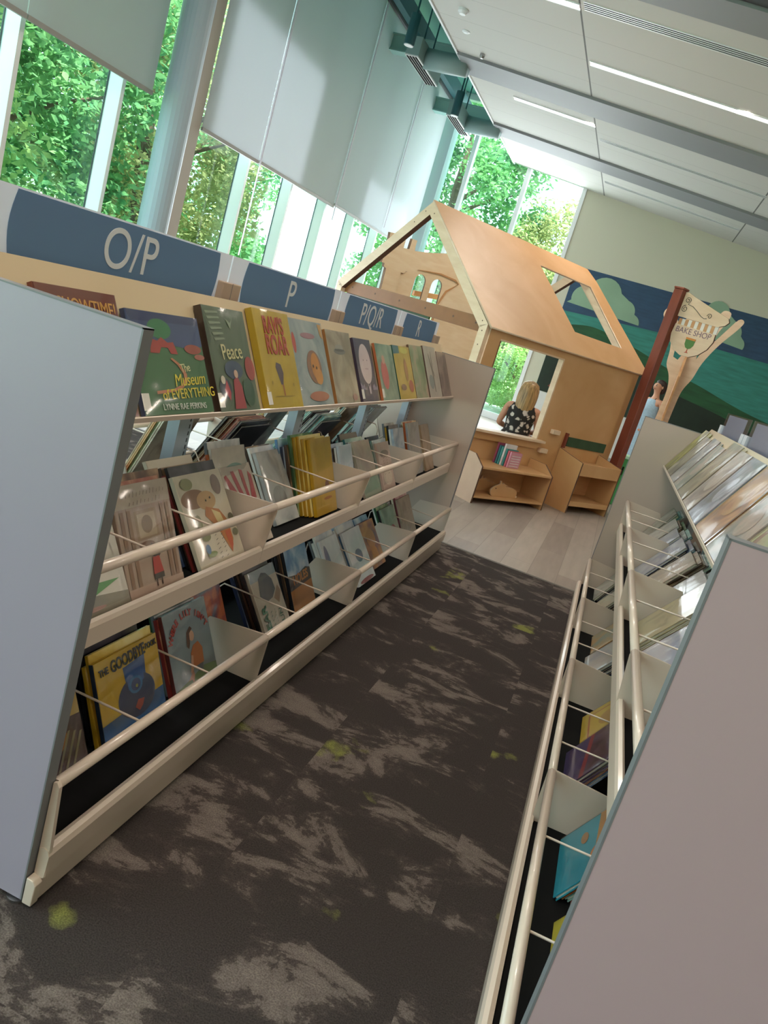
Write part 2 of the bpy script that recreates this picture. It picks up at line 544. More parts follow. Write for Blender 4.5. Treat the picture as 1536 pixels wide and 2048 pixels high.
# far windows: mullions and panes
for i, x in enumerate((-4.0, -2.91, -1.85)):
    slab('window_frame', M_frame, x - 0.035, x + 0.035, YF - 0.02, YF + 0.14, 0, 5.5)
slab('window_frame', M_frame, -4.72, -1.85, YF - 0.01, YF + 0.12, 0.0, 0.12)
slab('window_frame', M_frame, -4.72, -1.85, YF - 0.01, YF + 0.12, 5.3, 5.66)
b = MB(); b.box(-4.7, -1.85, YF + 0.10, YF + 0.11, 0.1, 5.4)
struct(b.build('window_2', M_glass))
slab('wall_far', mat('corner_post_paint', '#a9b6bc', 0.5), XL - 0.16, -4.42, YF - 0.14, YF + 0.2, 0, 5.66)
# left window wall
k = 0
y = 6.12 - 1.17 * 9
while y < YF - 0.2:
    slab('window_frame', M_frame, XL - 0.14, XL, y, y + 0.045, 0.1, 5.4)
    b = MB(); b.box(XL - 0.145, XL - 0.137, y - 0.012, y - 0.001, 0.1, 5.4)
    struct(b.build('trim_5', M_slot))
    y += 1.17
slab('window_frame', M_frame, XL - 0.14, XL, YB, YF, 0.0, 0.1)
slab('window_frame', M_frame, XL - 0.14, XL, YB, YF, 5.3, 5.66)
b = MB(); b.box(XL - 0.135, XL - 0.128, YB, YF, 0.1, 5.4)
struct(b.build('window_3', M_glass))
# column standing inside the window wall
b = MB()
pts = []
for i in range(24):
    a = 2 * PI * i / 24
    pts.append((-4.42 + 0.135 * math.cos(a), 6.53 + 0.135 * math.sin(a), 0))
b.prism(pts, (0, 0, 5.40))
o = b.build('trim_6', mat('column_paint', '#a9bac6', 0.4), smooth=False, bevel=0)
struct(o)

slab('trim_11', mat('pilaster_greige', '#b3aba0', 0.6), XL, -4.60, 7.02, 7.22, 0, 5.4)

# roller blinds
def blind(y0, y1, z0, label, x=-4.58):
    t = thing('roller_blind', label, 'blind', (x, (y0 + y1) / 2, z0), 'roller blinds on the window wall')
    b = MB(); b.box(x - 0.002, x + 0.002, y0, y1, z0, 5.12); b.build('fabric', M_blind, t)
    b = MB(); b.box(x - 0.012, x + 0.012, y0, y1, z0 - 0.012, z0 + 0.022); b.build('hem_bar', mat('blind_hem', '#9c9a96', 0.6), t)
    b = MB(); b.tube([(x - 0.02, y0, 5.16), (x - 0.02, y1, 5.16)], 0.045, 12); b.build('roller_tube', M_slot, t)
    return t
blind(2.6, 4.86, 2.50, 'lowered pale roller blind at the left edge, nearest of the blinds')
blind(4.87, 6.36, 2.50, 'short pale roller blind just left of the round column')
blind(7.22, 8.44, 2.46, 'narrow pale roller blind just right of the round column')
blind(8.45, 10.795, 2.47, 'wide pale roller blind between the two long bead chains')
blind(10.805, 12.995, 2.50, 'pale roller blind beyond the second long bead chain')
blind(13.005, 14.72, 2.50, 'farthest pale roller blind beside the far corner')
for y, z0, lab in ((8.445, 1.45, 'white bead chain hanging in front of the window right of the column, longest'), (10.80, 2.30, 'white bead chain hanging between the wide blinds'), (13.0, 2.6, 'farthest white bead chain beside the last blind')):
    b = MB(); b.tube([(-4.555, y, 5.1), (-4.55, y, z0)], 0.008, 6)
    tag(b.build('bead_chain', M_signw), lab, 'blind chain', 'bead chains of the blinds')

# ceiling channels, luminaires and slot diffusers
def on_ceil(x0, x1, y0, y1, d0, d1):
    a = [(x0, y0, ceil_z(x0) - d0), (x1, y0, ceil_z(x1) - d0), (x1, y0, ceil_z(x1) - d1), (x0, y0, ceil_z(x0) - d1)]
    return a, (0, y1 - y0, 0)
for y0, y1 in ((-3.3, -2.7), (0.9, 1.5), (3.7, 4.3), (6.72, 7.14), (9.95, 10.6), (12.62, 13.22)):
    b = MB(); b.prism(*on_ceil(-3.19, XR, y0, y1, -0.01, 0.035))
    struct(b.build('trim_7', M_grey))
b = MB(); b.prism(*on_ceil(-0.3, XR, 6.42, 6.70, -0.01, 0.015))
struct(b.build('trim_8', M_slot))
def luminaire(x0, x1, y, label):
    t = thing('linear_ceiling_light', label, 'ceiling light', ((x0 + x1) / 2, y, ceil_z((x0 + x1) / 2)), 'linear ceiling lights')
    b = MB()
    b.prism(*on_ceil(x0 - 0.01, x1 + 0.01, y - 0.06, y - 0.045, -0.01, 0.012)); b.prism(*on_ceil(x0 - 0.01, x1 + 0.01, y + 0.045, y + 0.06, -0.01, 0.012))
    b.build('frame', M_frame, t)
    b = MB(); b.prism(*on_ceil(x0, x1, y - 0.045, y + 0.045, -0.01, 0.008)); b.build('diffuser', M_lightE, t)
luminaire(-1.46, 0.76, 8.92, 'long lit linear ceiling light between the two nearer grey channels')
luminaire(-2.62, -1.51, 11.03, 'short lit linear ceiling light between the two farther grey channels')
luminaire(-2.62, -1.51, 7.68, 'lit linear ceiling light cut by the top edge of the photo')
def vent(x0, x1, y, w, n, label, holes=False):
    t = thing('ceiling_slot_vent', label, 'ceiling vent', ((x0 + x1) / 2, y, ceil_z((x0 + x1) / 2)), 'linear ceiling vents')
    b = MB(); b.prism(*on_ceil(x0, x1, y - w / 2, y + w / 2, -0.01, 0.004)); b.build('backing', mat('vent_black', '#050505', 1.0, spec=0.0), t)
    b = MB()
    for i in range(n + 1):
        yy = y - w / 2 + w * i / n
        b.prism(*on_ceil(x0, x1, yy - w * 0.05, yy + w * 0.05, -0.005, 0.007))
    b.build('slats', M_frame, t)
vent(-1.46, 0.76, 7.63, 0.15, 4, 'nearest slotted vent in the white ceiling, in line with the cut off light')
vent(-1.46, 0.80, 11.59, 0.10, 3, 'middle slotted vent in the ceiling between the grey channels')
vent(-1.46, 0.77, 13.93, 0.10, 3, 'farthest slotted vent in the ceiling near the cream wall')
for x, y, r, h, lab, mt in ((-2.82, 8.6, 0.055, 0.05, 'smoke detector on the ceiling nearest the top edge', M_frame), (-2.92, 9.2, 0.045, 0.02, 'small round white ceiling fitting between two detectors', M_frame), (-2.83, 9.76, 0.03, 0.05, 'small sprinkler head in the ceiling beside the grey channel', M_metal)):
    b = MB(); z = ceil_z(x)
    b.tube([(x, y, z + 0.01), (x, y, z - h * 0.5), (x, y, z - h)], [r, r, r * 0.6], 16)
    tag(b.build('smoke_detector' if h == 0.05 and r > 0.05 else ('ceiling_fitting' if h == 0.02 else 'sprinkler_head'), mt), lab, 'ceiling fitting')

# ducts, grille boxes, spotlights and beams in the recess
for (y0, y1, yd, lab) in ((9.96, 10.98, 10.30, 'nearer'), (12.24, 13.2, 12.9, 'farther')):
    t = thing('air_supply_box', lab + ' grey green air box with slotted grille and round duct in the teal recess', 'air duct', (-3.75, (y0 + y1) / 2, 4.3), 'air boxes in the ceiling recess')
    b = MB(); b.box(-3.83, -3.66, y0, y1, 4.31, 4.52); b.build('plenum', M_duct, t)
    b = MB(); b.box(-3.83, -3.66, y0, y1, 4.296, 4.312); b.build('grille_frame', M_frame, t)
    b = MB()
    for i in range(4):
        xx = -3.815 + i * 0.037
        b.box(xx, xx + 0.022, y0 + 0.02, y1 - 0.02, 4.290, 4.297)
    b.build('grille_slots', M_black, t)
    b = MB(); b.tube([(-3.68, yd, 4.40), (-3.4, yd, 4.40), (-3.12, yd, 4.41)], 0.12, 20); b.build('round_duct', M_duct, t, smooth=True)
    b = MB(); b.tube([(-3.75, y0 + 0.3, 4.5), (-3.75, y0 + 0.3, 5.4)], 0.01, 6); b.tube([(-3.75, y1 - 0.3, 4.5), (-3.75, y1 - 0.3, 5.4)], 0.01, 6)
    b.build('hanger_rods', M_tealdk, t)
for y, lab in ((9.53, 'nearer dark cylinder spotlight hanging in the teal recess'), (12.07, 'farther dark cylinder spotlight hanging in the teal recess'), (7.0, 'cylinder spotlight in the recess above the frame')):
    t = thing('cylinder_spotlight', lab, 'spotlight', (-3.65, y, 4.26), 'cylinder spotlights')
    b = MB(); b.tube([(-3.65, y, 4.27), (-3.65, y, 4.60)], 0.062, 20); b.build('housing', M_tealdk, t, smooth=False)
    b = MB(); b.tube([(-3.65, y, 4.262), (-3.65, y, 4.275)], 0.055, 20); b.build('lens', M_frame, t)
    b = MB(); b.tube([(-3.65, y, 4.6), (-3.65, y, 5.4)], 0.012, 8); b.build('stem', M_tealdk, t)
i = 0
for y in (3.0, 5.7, 8.35, 11.35, 13.9):
    b = MB(); b.box(-4.7, -3.2, y - 0.05, y + 0.05, 4.72, 4.90); b.box(-4.7, -3.2, y - 0.09, y + 0.09, 4.90, 4.92); b.box(-4.7, -3.2, y - 0.09, y + 0.09, 4.70, 4.72)
    struct(b.build('trim_9', mat('recess_beam_teal', '#8fb8b2', 0.5)))
b = MB(); b.box(-4.25, -4.15, YB, YF, 4.92, 5.12)
struct(b.build('trim_10', M_tealdk))

# ------------------------------------------------------------------ mural on the far wall
t = thing('wall_mural', 'large mural of green hills, dark blue sky and pale clouds on the far wall', 'mural', (2.0, YF - 0.01, 0.78))
def flat(pts, name, mt, d, parent):
    b = MB(); b.prism([(x, YF - 0.004 - d, z) for x, z in pts], (0, 0.003, 0)); return b.build(name, mt, parent)
RX = 7.5
flat([(-1.56, 0.78), (RX, 0.78), (RX, 3.05), (-1.56, 3.05)], 'sky', mat('mural_blue', '#2c4a68', 0.6, noise=0.18, nscale=4, stretch=(1, 1, 6)), 0.0, t)
flat([(-1.56, 0.78), (RX, 0.78), (RX, 2.35), (0.2, 2.35), (-1.56, 2.26)], 'teal_band', mat('mural_teal', '#35857a', 0.6, noise=0.2, nscale=3, stretch=(1, 1, 7)), 0.004, t)
def smooth_curve(pts, n=8):
    out = []
    P = [pts[0]] + pts + [pts[-1]]
    for i in range(1, len(P) - 2):
        for j in range(n):
            t_ = j / n
            p0, p1, p2, p3 = P[i - 1], P[i], P[i + 1], P[i + 2]
            out.append(tuple(0.5 * ((2 * p1[a]) + (-p0[a] + p2[a]) * t_ + (2 * p0[a] - 5 * p1[a] + 4 * p2[a] - p3[a]) * t_ ** 2 + (-p0[a] + 3 * p1[a] - 3 * p2[a] + p3[a]) * t_ ** 3) for a in (0, 1)))
    out.append(pts[-1])
    return out
hill1 = smooth_curve([(-1.56, 2.02), (-1.37, 2.05), (-0.9, 2.12), (-0.2, 2.0), (0.59, 1.79), (1.15, 1.67), (2.3, 1.42), (4, 1.3), (RX, 1.6)])
flat([(-1.56, 0.78)] + hill1 + [(RX, 0.78)], 'near_hill', mat('mural_green', '#1f5230', 0.6, noise=0.35, nscale=2, stretch=(1, 1, 5)), 0.008, t)
hill2 = smooth_curve([(-1.56, 1.75), (-0.8, 1.72), (0.0, 1.62), (0.6, 1.45), (1.6, 1.3), (2.6, 1.1), (4, 1.0), (RX, 1.1)])
flat([(-1.56, 0.78)] + hill2 + [(RX, 0.78)], 'dark_meadow', mat('mural_dark_green', '#14281a', 0.6, noise=0.5, nscale=2), 0.012, t)
flat([(-1.0, 1.05), (-1.3, 0.98), (-1.35, 0.9), (-1.15, 0.86), (-0.95, 0.88), (-0.85, 0.97)], 'red_flowers', mat('mural_red', '#8a3a34', 0.6, noise=0.5, nscale=14), 0.016, t)
def cloud(c):
    pts = []
    for i, (cx, cz, r, a0, a1) in enumerate(c):
        for j in range(9):
            a = math.radians(a0 + (a1 - a0) * j / 8)
            pts.append((cx + r * math.cos(a), cz + r * math.sin(a)))
    return pts
Mcl = mat('mural_cloud', '#8fae93', 0.6, noise=0.1, nscale=2)
flat([(-1.62 + 0.1, 2.42)] + cloud([(-1.25, 2.55, 0.22, 200, 100), (-0.93, 2.70, 0.30, 150, 20), (-0.52, 2.52, 0.20, 80, 0), (-0.35, 2.36, 0.16, 60, 0)]), 'cloud', Mcl, 0.008, t)
flat(cloud([(0.78, 2.70, 0.20, 200, 120), (0.98, 2.92, 0.20, 160, 10), (1.28, 2.66, 0.20, 70, 0), (1.45, 2.50, 0.14, 60, -20)]) + [(0.7, 2.52)], 'cloud', Mcl, 0.008, t)
flat(cloud([(3.2, 2.6, 0.25, 180, 90), (3.6, 2.75, 0.3, 150, 20), (4.0, 2.6, 0.22, 70, 0)]), 'cloud', Mcl, 0.008, t)

#@@PART2
# ------------------------------------------------------------------ double-sided picture book shelves
class Side:
    """one face of a shelf: u runs inwards from the panel edge, v along the aisle"""
    def __init__(s, o, au, av):
        s.o = Vector(o); s.au = Vector(au).normalized(); s.av = Vector(av).normalized()
        s.M = basis(s.au, s.av, (0, 0, 1), s.o)
    def p(s, u, v, z):
        return s.o + s.au * u + s.av * v + Vector((0, 0, z))
    def book(s, u, v, z, th, t=0.01, tilt=0.0):
        c, sn = math.cos(th), math.sin(th)
        Y = s.au * c - Vector((0, 0, sn)); Z = s.au * sn + Vector((0, 0, c)); X = Y.cross(Z)
        M = basis(X, Y, Z, s.p(u, v, z + t * sn + 0.0015))
        if tilt: M = M @ Matrix.Rotation(tilt, 4, 'Y')
        return M
DEPTH = 0.92
LEFT = Side((-0.78, 0, 0), (-1, 0, 0), (0, 1, 0))
LEFTB = Side((-0.78 - DEPTH, 0, 0), (1, 0, 0), (0, 1, 0))
_a = 0.0075
_rv = Vector((-math.sin(_a), math.cos(_a), 0)); _ru = Vector((math.cos(_a), math.sin(_a), 0))
_ro = Vector((0.155, 4.92, 0)) - _rv * 4.92
RIGHT = Side(_ro, _ru, _rv)
RIGHTB = Side(_ro + _ru * DEPTH, -_ru, _rv)
ZM, ZB = 0.511, 0.117           # tops of the middle and bottom bin floors
TH_D = math.atan(0.15 / 0.285)

def shelf_unit(front, back, v0, v1, cuts, label, near_mat, rods_mid, rods_bot):
    c = front.p(DEPTH / 2, (v0 + v1) / 2, 0)
    t = thing('picture_book_shelf', label, 'book shelf', tuple(c), 'double-sided picture book shelves')
    for va, vb, mt in ((v0, v0 + 0.03, near_mat), (v1, v1 + 0.03, M_lamw)):
        b = MB(); b.box(0.002, DEPTH - 0.002, va, vb, 0.012, 1.203)
        pn = b.build('end_panel', mt, t, M=front.M)
        b = MB(); b.box(0.0, 0.0035, va - 0.0004, vb + 0.0004, 0.012, 1.205); b.box(DEPTH - 0.0035, DEPTH, va - 0.0004, vb + 0.0004, 0.012, 1.205)
        b.box(0.0, DEPTH, va - 0.0004, vb + 0.0004, 1.2025, 1.2055)
        pt(b, 'edge_band', M_edge, pn, t, front)
        for uu in (0.02, DEPTH - 0.02):
            b = MB(); b.tube([(uu, (va + vb) / 2, 0), (uu, (va + vb) / 2, 0.006), (uu, (va + vb) / 2, 0.007)], [0.022, 0.022, 0.008], 16)
            b.tube([(uu, (va + vb) / 2, 0.006), (uu, (va + vb) / 2, 0.016)], 0.006, 8)
            pt(b, 'levelling_foot', M_metal, pn, t, front)
    # uprights and centre rails
    for v in cuts:
        vv = min(max(v, v0 + 0.08), v1 - 0.05)
        b = MB(); b.box(DEPTH / 2 - 0.02, DEPTH / 2 + 0.02, vv - 0.04, vv + 0.04, 0.02, 1.19)
        up = b.build('upright', M_post, t, M=front.M)
        b = MB()
        for i in range(46):
            z = 0.15 + i * 0.0225
            for uu in (DEPTH / 2 - 0.0206, DEPTH / 2 + 0.0196):
                b.box(uu, uu + 0.001, vv + 0.022, vv + 0.028, z, z + 0.013)
        pt(b, 'slots', M_slot, up, t, front)
    b = MB(); b.box(DEPTH / 2 - 0.015, DEPTH / 2 + 0.015, v0 + 0.03, v1, 1.15, 1.19); b.box(DEPTH / 2 - 0.015, DEPTH / 2 + 0.015, v0 + 0.03, v1, 0.03, 0.10)
    b.build('centre_rail', M_post, t, M=front.M)
    for sd, S in enumerate((front, back)):
        # kick base with a folded ridge
        pr = [(-0.020, 0.006), (-0.020, 0.062), (-0.027, 0.067), (-0.029, 0.118), (-0.024, 0.130), (-0.014, 0.134), (-0.004, 0.130), (-0.004, 0.006)]
        b = MB(); b.prism([(u, v0 + 0.02, z) for u, z in pr], (0, v1 - v0 - 0.02 - 0.005, 0))
        b.build('kick_base', M_cream, t, M=S.M)
        b = MB(); b.prism([(u, v0 + 0.0, z) for u, z in [(-0.024, 0.006), (-0.026, 0.058), (-0.018, 0.066), (-0.002, 0.068), (-0.002, 0.006)]], (0, 0.022, 0))
        b.build('corner_cap', M_cream, t, M=S.M, bevel=0.002)
        b = MB(); b.prism([(u, v0 + 0.022, z) for u, z in [(-0.027, 0.120), (-0.029, 0.068), (-0.002, 0.068), (-0.002, 0.285), (-0.010, 0.288), (-0.017, 0.278)]], (0, 0.010, 0))
        b.build('bin_end_plate', M_cream, t, M=S.M)
        # sloping face-out display board
        b = MB(); b.prism([(0.218, v0 + 0.03, 0.955), (0.373, v0 + 0.03, 1.246), (0.379, v0 + 0.03, 1.243), (0.224, v0 + 0.03, 0.952)], (0, v1 - v0 - 0.03, 0))
        db = b.build('display_board', mat('board_cream_gloss', '#c8b393', 0.22, coat=0.4), t, M=S.M)
        b = MB(); b.prism([(0.196, v0 + 0.03, 0.966), (0.198, v0 + 0.03, 0.954), (0.222, v0 + 0.03, 0.946), (0.222, v0 + 0.03, 0.952), (0.203, v0 + 0.03, 0.958), (0.199, v0 + 0.03, 0.968)], (0, v1 - v0 - 0.03, 0))
        pt(b, 'display_ledge', M_cream, db, t, S)
        for lev in (0, 1):
            zf = (ZM, ZB)[lev]
            uf = (0.094, 0.0)[lev]       # front of the bin floor
            ur, zr = ((0.083, 0.690), (-0.002, 0.276))[lev]
            rods = (rods_mid, rods_bot)[lev]
            for k in range(len(cuts) - 1):
                a, c_ = cuts[k] + (0.03 if k == 0 else 0.001), cuts[k + 1] - 0.001
                b = MB(); b.box(uf, 0.435, a, c_, zf - 0.012, zf)
                b.box(0.430, 0.434, a, c_, zf, zf + 0.05)
                sh = b.build('bin_shelf', M_black, t, M=S.M)
                if lev == 0:
                    pr = [(0.084, zf - 0.012), (0.084, zf + 0.034), (0.088, zf + 0.044), (0.097, zf + 0.047), (0.104, zf + 0.041), (0.106, zf), (0.106, zf - 0.012)]
                    b = MB(); b.prism([(u, a, z) for u, z in pr], (0, c_ - a, 0)); pt(b, 'front_lip', M_cream, sh, t, S)
                b = MB(); b.tube([(ur, a, zr), (ur, c_, zr)], 0.0125, 12); pt(b, 'front_rail', M_cream, sh, t, S, smooth=True)
                for q, vv in enumerate((a, c_)):
                    w = 0.002 if q == 0 else -0.002
                    if lev == 0:
                        pl_ = [(0.086, zf + 0.02), (0.071, zr - 0.008), (0.078, zr + 0.012), (0.28, zr - 0.002), (0.34, zf + 0.05), (0.34, zf - 0.01), (0.09, zf - 0.01)]
                    else:
                        pl_ = [(-0.010, zf + 0.01), (-0.014, zr - 0.006), (-0.008, zr + 0.012), (0.20, zr - 0.006), (0.26, zf + 0.04), (0.26, zf - 0.005), (-0.004, zf - 0.005)]
                    b = MB(); b.prism([(u, vv, z) for u, z in pl_], (0, w, 0)); pt(b, 'divider', M_cream, sh, t, S)
                for vv in rods:
                    if a < vv < c_:
                        b = MB(); b.tube([(ur, vv, zr), (ur + 0.30, vv, zr), (ur + 0.325, vv, zr - 0.03), (ur + 0.325, vv, zf)], 0.003, 8); pt(b, 'separator_rod', M_cream, sh, t, S, smooth=True)
    return t
def pt(b, name, mt, parent, root, S, smooth=False):
    """a sub-part: same coordinates as its root thing"""
    vs = b.v
    o_ = Vector(root['_o'])
    b.v = [tuple(S.M @ Vector(p) - o_) for p in vs]
    o = b.build(name, mt, None, smooth=smooth)
    o.parent = parent
    return o

CUT = (1.19, 2.19, 3.11, 4.02, 4.92)
ROD_M = (1.53, 1.83, 2.475, 2.775, 3.385, 3.68, 4.27, 4.58)
ROD_B = (1.525, 1.855, 2.46, 2.745, 3.32, 3.63, 4.25, 4.56)
L_unit = shelf_unit(LEFT, LEFTB, 1.19, 4.92, CUT, 'long double-sided picture book shelf on the left with blue letter signs on top', M_lam, ROD_M, ROD_B)
CUTR = (1.07, 2.12, 3.06, 3.99, 4.92)
RODR_M = (1.45, 1.75, 2.30, 2.68, 3.34, 3.70, 4.30, 4.62)
RODR_B = (1.45, 1.80, 2.33, 2.62, 3.30, 3.62, 4.28, 4.60)
R_unit = shelf_unit(RIGHT, RIGHTB, 1.07, 4.92, CUTR, 'double-sided picture book shelf on the right, its pinkish grey end panel in the foreground', mat('pinkish_grey_laminate', '#ba9fa3', 0.4), RODR_M, RODR_B)

# blue letter signs along the top of the left shelf
SC = (1.22, 2.20, 3.14, 4.05, 4.92)
for k, s in enumerate(('O/P', 'P', 'P/Q/R', 'R')):
    a, c_ = SC[k] + 0.004, SC[k + 1] - 0.004
    x = -1.20
    o_ = Vector(L_unit['_o'])
    b = MB(); b.box(x - 0.006, x, a, c_, 1.226, 1.370)
    sg = b.build('sign_panel', M_signw, L_unit)
    nb = 8
    pts = []
    ya, yb = a + 0.10, c_ - 0.075
    for i in range(nb + 1):
        z = 1.234 + (1.366 - 1.234) * i / nb
        pts.append((x + 0.0006, ya - 0.012 * math.sin(PI * i / nb), z))
    for i in range(nb, -1, -1):
        z = 1.234 + (1.366 - 1.234) * i / nb
        pts.append((x + 0.0006, yb + 0.010 * math.sin(PI * i / nb), z))
    b = MB(); b.prism([tuple(Vector(p) - o_) for p in pts], (0.001, 0, 0)); q = b.build('blue_field', M_sign, None); q.parent = sg
    ty = (1.71, 2.66, 3.60, 4.47)[k]
    M = basis((0, 1, 0), (0, 0, 1), (1, 0, 0), (x + 0.0022, ty, 1.299)) 
    me = text(s, 0.135, Matrix.Translation(-o_) @ M, M_letter, 'lettering', None, space=1.0, bold=0.0)
    me.parent = sg
for y in (2.20, 3.14, 4.05, 4.90):
    b = MB()
    b.box(-1.205, -1.180, y - 0.055, y + 0.055, 1.19, 1.292)
    q = b.build('sign_bracket', M_tan, L_unit, bevel=0.003)
    b = MB(); b.box(-1.1798, -1.1793, y - 0.001, y + 0.001, 1.19, 1.292); b.build('bracket_seam', M_edge, L_unit)
# clear sign holders on the right shelf, seen from behind
for v0_, v1_ in ((3.05, 3.94), (4.02, 4.90)):
    U = 0.42
    b = MB(); b.box(U, U + 0.004, v0_, v1_, 1.205, 1.36)
    q = b.build('sign_holder', M_clear, R_unit, M=RIGHT.M)
    b = MB(); b.box(U + 0.006, U + 0.008, v0_ + 0.16, v1_ - 0.05, 1.23, 1.352); pt(b, 'insert_card', mat('insert_grey', '#c3bfc4', 0.6), q, R_unit, RIGHT)
    for vv in (v0_ + 0.05, v1_ + 0.02):
        b = MB(); b.box(U - 0.008, U + 0.014, vv - 0.045, vv + 0.045, 1.18, 1.285); pt(b, 'clear_clip', mat('clip_pale', '#c3c4ca', 0.4), q, R_unit, RIGHT)

# ------------------------------------------------------------------ books
def cov(h, coat=0.8, noise=0.10):
    return mat('cover_' + (h.lstrip('#') if isinstance(h, str) else 'x'), h, 0.35, coat=coat, noise=noise, nscale=14)

def squig(u0, u1, v, hh, col, n=9, seed=1, vert=False):
    """a line of unreadable hand lettering"""
    rn = random.Random(seed); out = []
    for i in range(n):
        a = u0 + (u1 - u0) * (i + .15) / n; b_ = u0 + (u1 - u0) * (i + .6) / n; k = rn.uniform(-.4, .4) * hh; q = rn.uniform(.55, 1) * hh
        P = [(a, v + k * .2), (a + (b_ - a) * .35, v + k * .2), (b_, v + q), (b_ - (b_ - a) * .35, v + q)]
        if vert: P = [(v + (y_ - v), x_) for x_, y_ in P]
        out.append(('p', P, col))
    return out
BOOKN = [0]
def book(M, w, h, t, cm, label, spine=None, shapes=(), texts=(), sticker=False, group=None, jacket=False):
    root = thing('picture_book', label, 'book', M=M, group=group)
    b = MB()
    b.box(-w / 2, w / 2, 0, 0.0028, 0, h, 0)
    b.box(-w / 2, w / 2, t - 0.0028, t, 0, h, 0)
    b.box(-w / 2 - 0.0012, -w / 2 + 0.002, 0.0, t, 0, h, 1)
    b.build('cover', [cm, spine or cm], root, fix=False)
    b = MB(); b.box(-w / 2 + 0.002, w / 2 - 0.004, 0.0028, t - 0.0028, 0.004, h - 0.004); b.build('pages', M_page, root, fix=False)
    if shapes:
        b = MB(); ms = []
        for i, s in enumerate(shapes):
            c = s[-1]
            mt = cov(c) if isinstance(c, str) else c
            if mt not in ms: ms.append(mt)
            kk = ms.index(mt)
            d = -0.0002 - 0.00022 * (i + 1)
            if s[0] == 'e':
                _, cx, cy, rx, ry, _c = s
                pts = [((cx - 0.5) * w + rx * w * math.cos(2 * PI * j / 28), d, cy * h + ry * h * math.sin(2 * PI * j / 28)) for j in range(28)]
            else:
                pts = [((u - 0.5) * w, d, v * h) for u, v in s[1]]
            b.quad(pts, kk)
        b.build('cover_art', ms, root, fix=False)
    for tx in texts:
        s, u, v, size, c, rot = tx[:6]
        kw = tx[6] if len(tx) > 6 else {}
        M2 = Matrix.Translation(((u - 0.5) * w, -0.0002 - 0.00022 * (len(shapes) + 2), v * h)) @ Matrix.Rotation(PI / 2, 4, 'X') @ Matrix.Rotation(rot, 4, 'Z')
        sx = kw.pop('sx', 1.0) if kw else 1.0
        M2 = M2 @ Matrix.Diagonal((sx, 1, 1, 1))
        text(s, size, M2, cov(c, noise=0.0), 'title', root, **kw)
    if jacket:
        rn = random.Random(hash_(label)); b = MB(); nx, nz_ = 9, 11
        for j in range(nz_ + 1):
            for i in range(nx + 1):
                edge = min(i, nx - i, j, nz_ - j)
                y_ = -0.0042 - (rn.uniform(0, .0032) if edge > 0 else -.0018) - .0012 * math.sin(3 * i / nx + 2 * j / nz_)
                b.v.append(((i / nx - .5) * (w + .001), y_, j / nz_ * h))
        for j in range(nz_):
            for i in range(nx):
                a_ = j * (nx + 1) + i
                b.f.append((a_, a_ + 1, a_ + nx + 2, a_ + nx + 1)); b.mi.append(0)
        b.build('plastic_jacket', M_jacket, root, fix=False, smooth=True)
    if sticker:
        b = MB(); b.box(-w / 2 - 0.0018, -w / 2 + 0.028, -0.0012, -0.0008, 0.012, 0.052); b.build('call_number_sticker', M_white, root, fix=False)
    return root

def arc_text(root, s, w, h, cx, cy, r, a0, a1, size, col):
    n = len(s)
    for i, ch in enumerate(s):
        if ch == ' ': continue
        a = math.radians(a0 + (a1 - a0) * i / (n - 1))
        M2 = Matrix.Translation(((cx - 0.5) * w + r * math.cos(a), -0.0022, cy * h + r * math.sin(a))) @ Matrix.Rotation(PI / 2, 4, 'X') @ Matrix.Rotation(a - PI / 2, 4, 'Z')
        text(ch, size, M2, cov(col, noise=0.0), 'title_letter', root, bold=0.0012)

PAL = {
 'red': ('#7e2a26', '#a8483a', '#d8b08a'), 'dark blue': ('#1f2d4c', '#3d5686', '#a9b7c8'), 'green': ('#2f5a35', '#5f8c55', '#c8cfa0'),
 'yellow': ('#b58a1c', '#dcb93c', '#efe0a0'), 'cream': ('#cfc3ac', '#e2d8c4', '#8a7460'), 'brown': ('#4b3324', '#7a5638', '#c0a078'),
 'black': ('#141416', '#2a2a30', '#54505a'), 'teal': ('#1e5a5e', '#4d9a98', '#c2d8c8'), 'orange': ('#b5562a', '#dc8a42', '#f0cf9a'),
 'grey': ('#6e7276', '#9aa0a2', '#d8d6d0'), 'pink': ('#a85a6a', '#d59a9c', '#efdcd0'), 'purple': ('#3d2c56', '#6e5a8c', '#b8a4c0'),
 'white': ('#e6e2dc', '#cfd2d8', '#9aa2ae'), 'light blue': ('#5e86ae', '#9abbd4', '#e4ecee')}
PROTO = {}
def filler(M, colour, w, h, t, label, group):
    """copies of one book of each colour; a copy is the thing with all its parts"""
    if colour not in PROTO:
        r = book(M, 0.24, 0.28, 0.010, art(PAL[colour]), label, spine=cov(PAL[colour][0]), group=group)
        PROTO[colour] = r
        PROTO[colour + '_used'] = True
    else:
        src = PROTO[colour]
        r = src.copy(); COL.objects.link(r)
        for ch in src.children:
            c = ch.copy(); COL.objects.link(c); c.parent = r
        r['label'] = label
        if group: r['group'] = group
        r.matrix_world = M
        THINGS.append(r)
    r.matrix_world = M @ Matrix.Diagonal((w / 0.24, t / 0.010, h / 0.28, 1))
    return r
NTH = ('first in', 'second in', 'third in', 'fourth in', 'fifth in', 'sixth in', 'seventh in', 'eighth in', 'ninth in', 'tenth in')
ORD = ['directly behind', 'second behind', 'third behind', 'fourth behind', 'fifth behind', 'sixth behind', 'seventh behind', 'eighth behind', 'ninth behind', 'tenth behind']

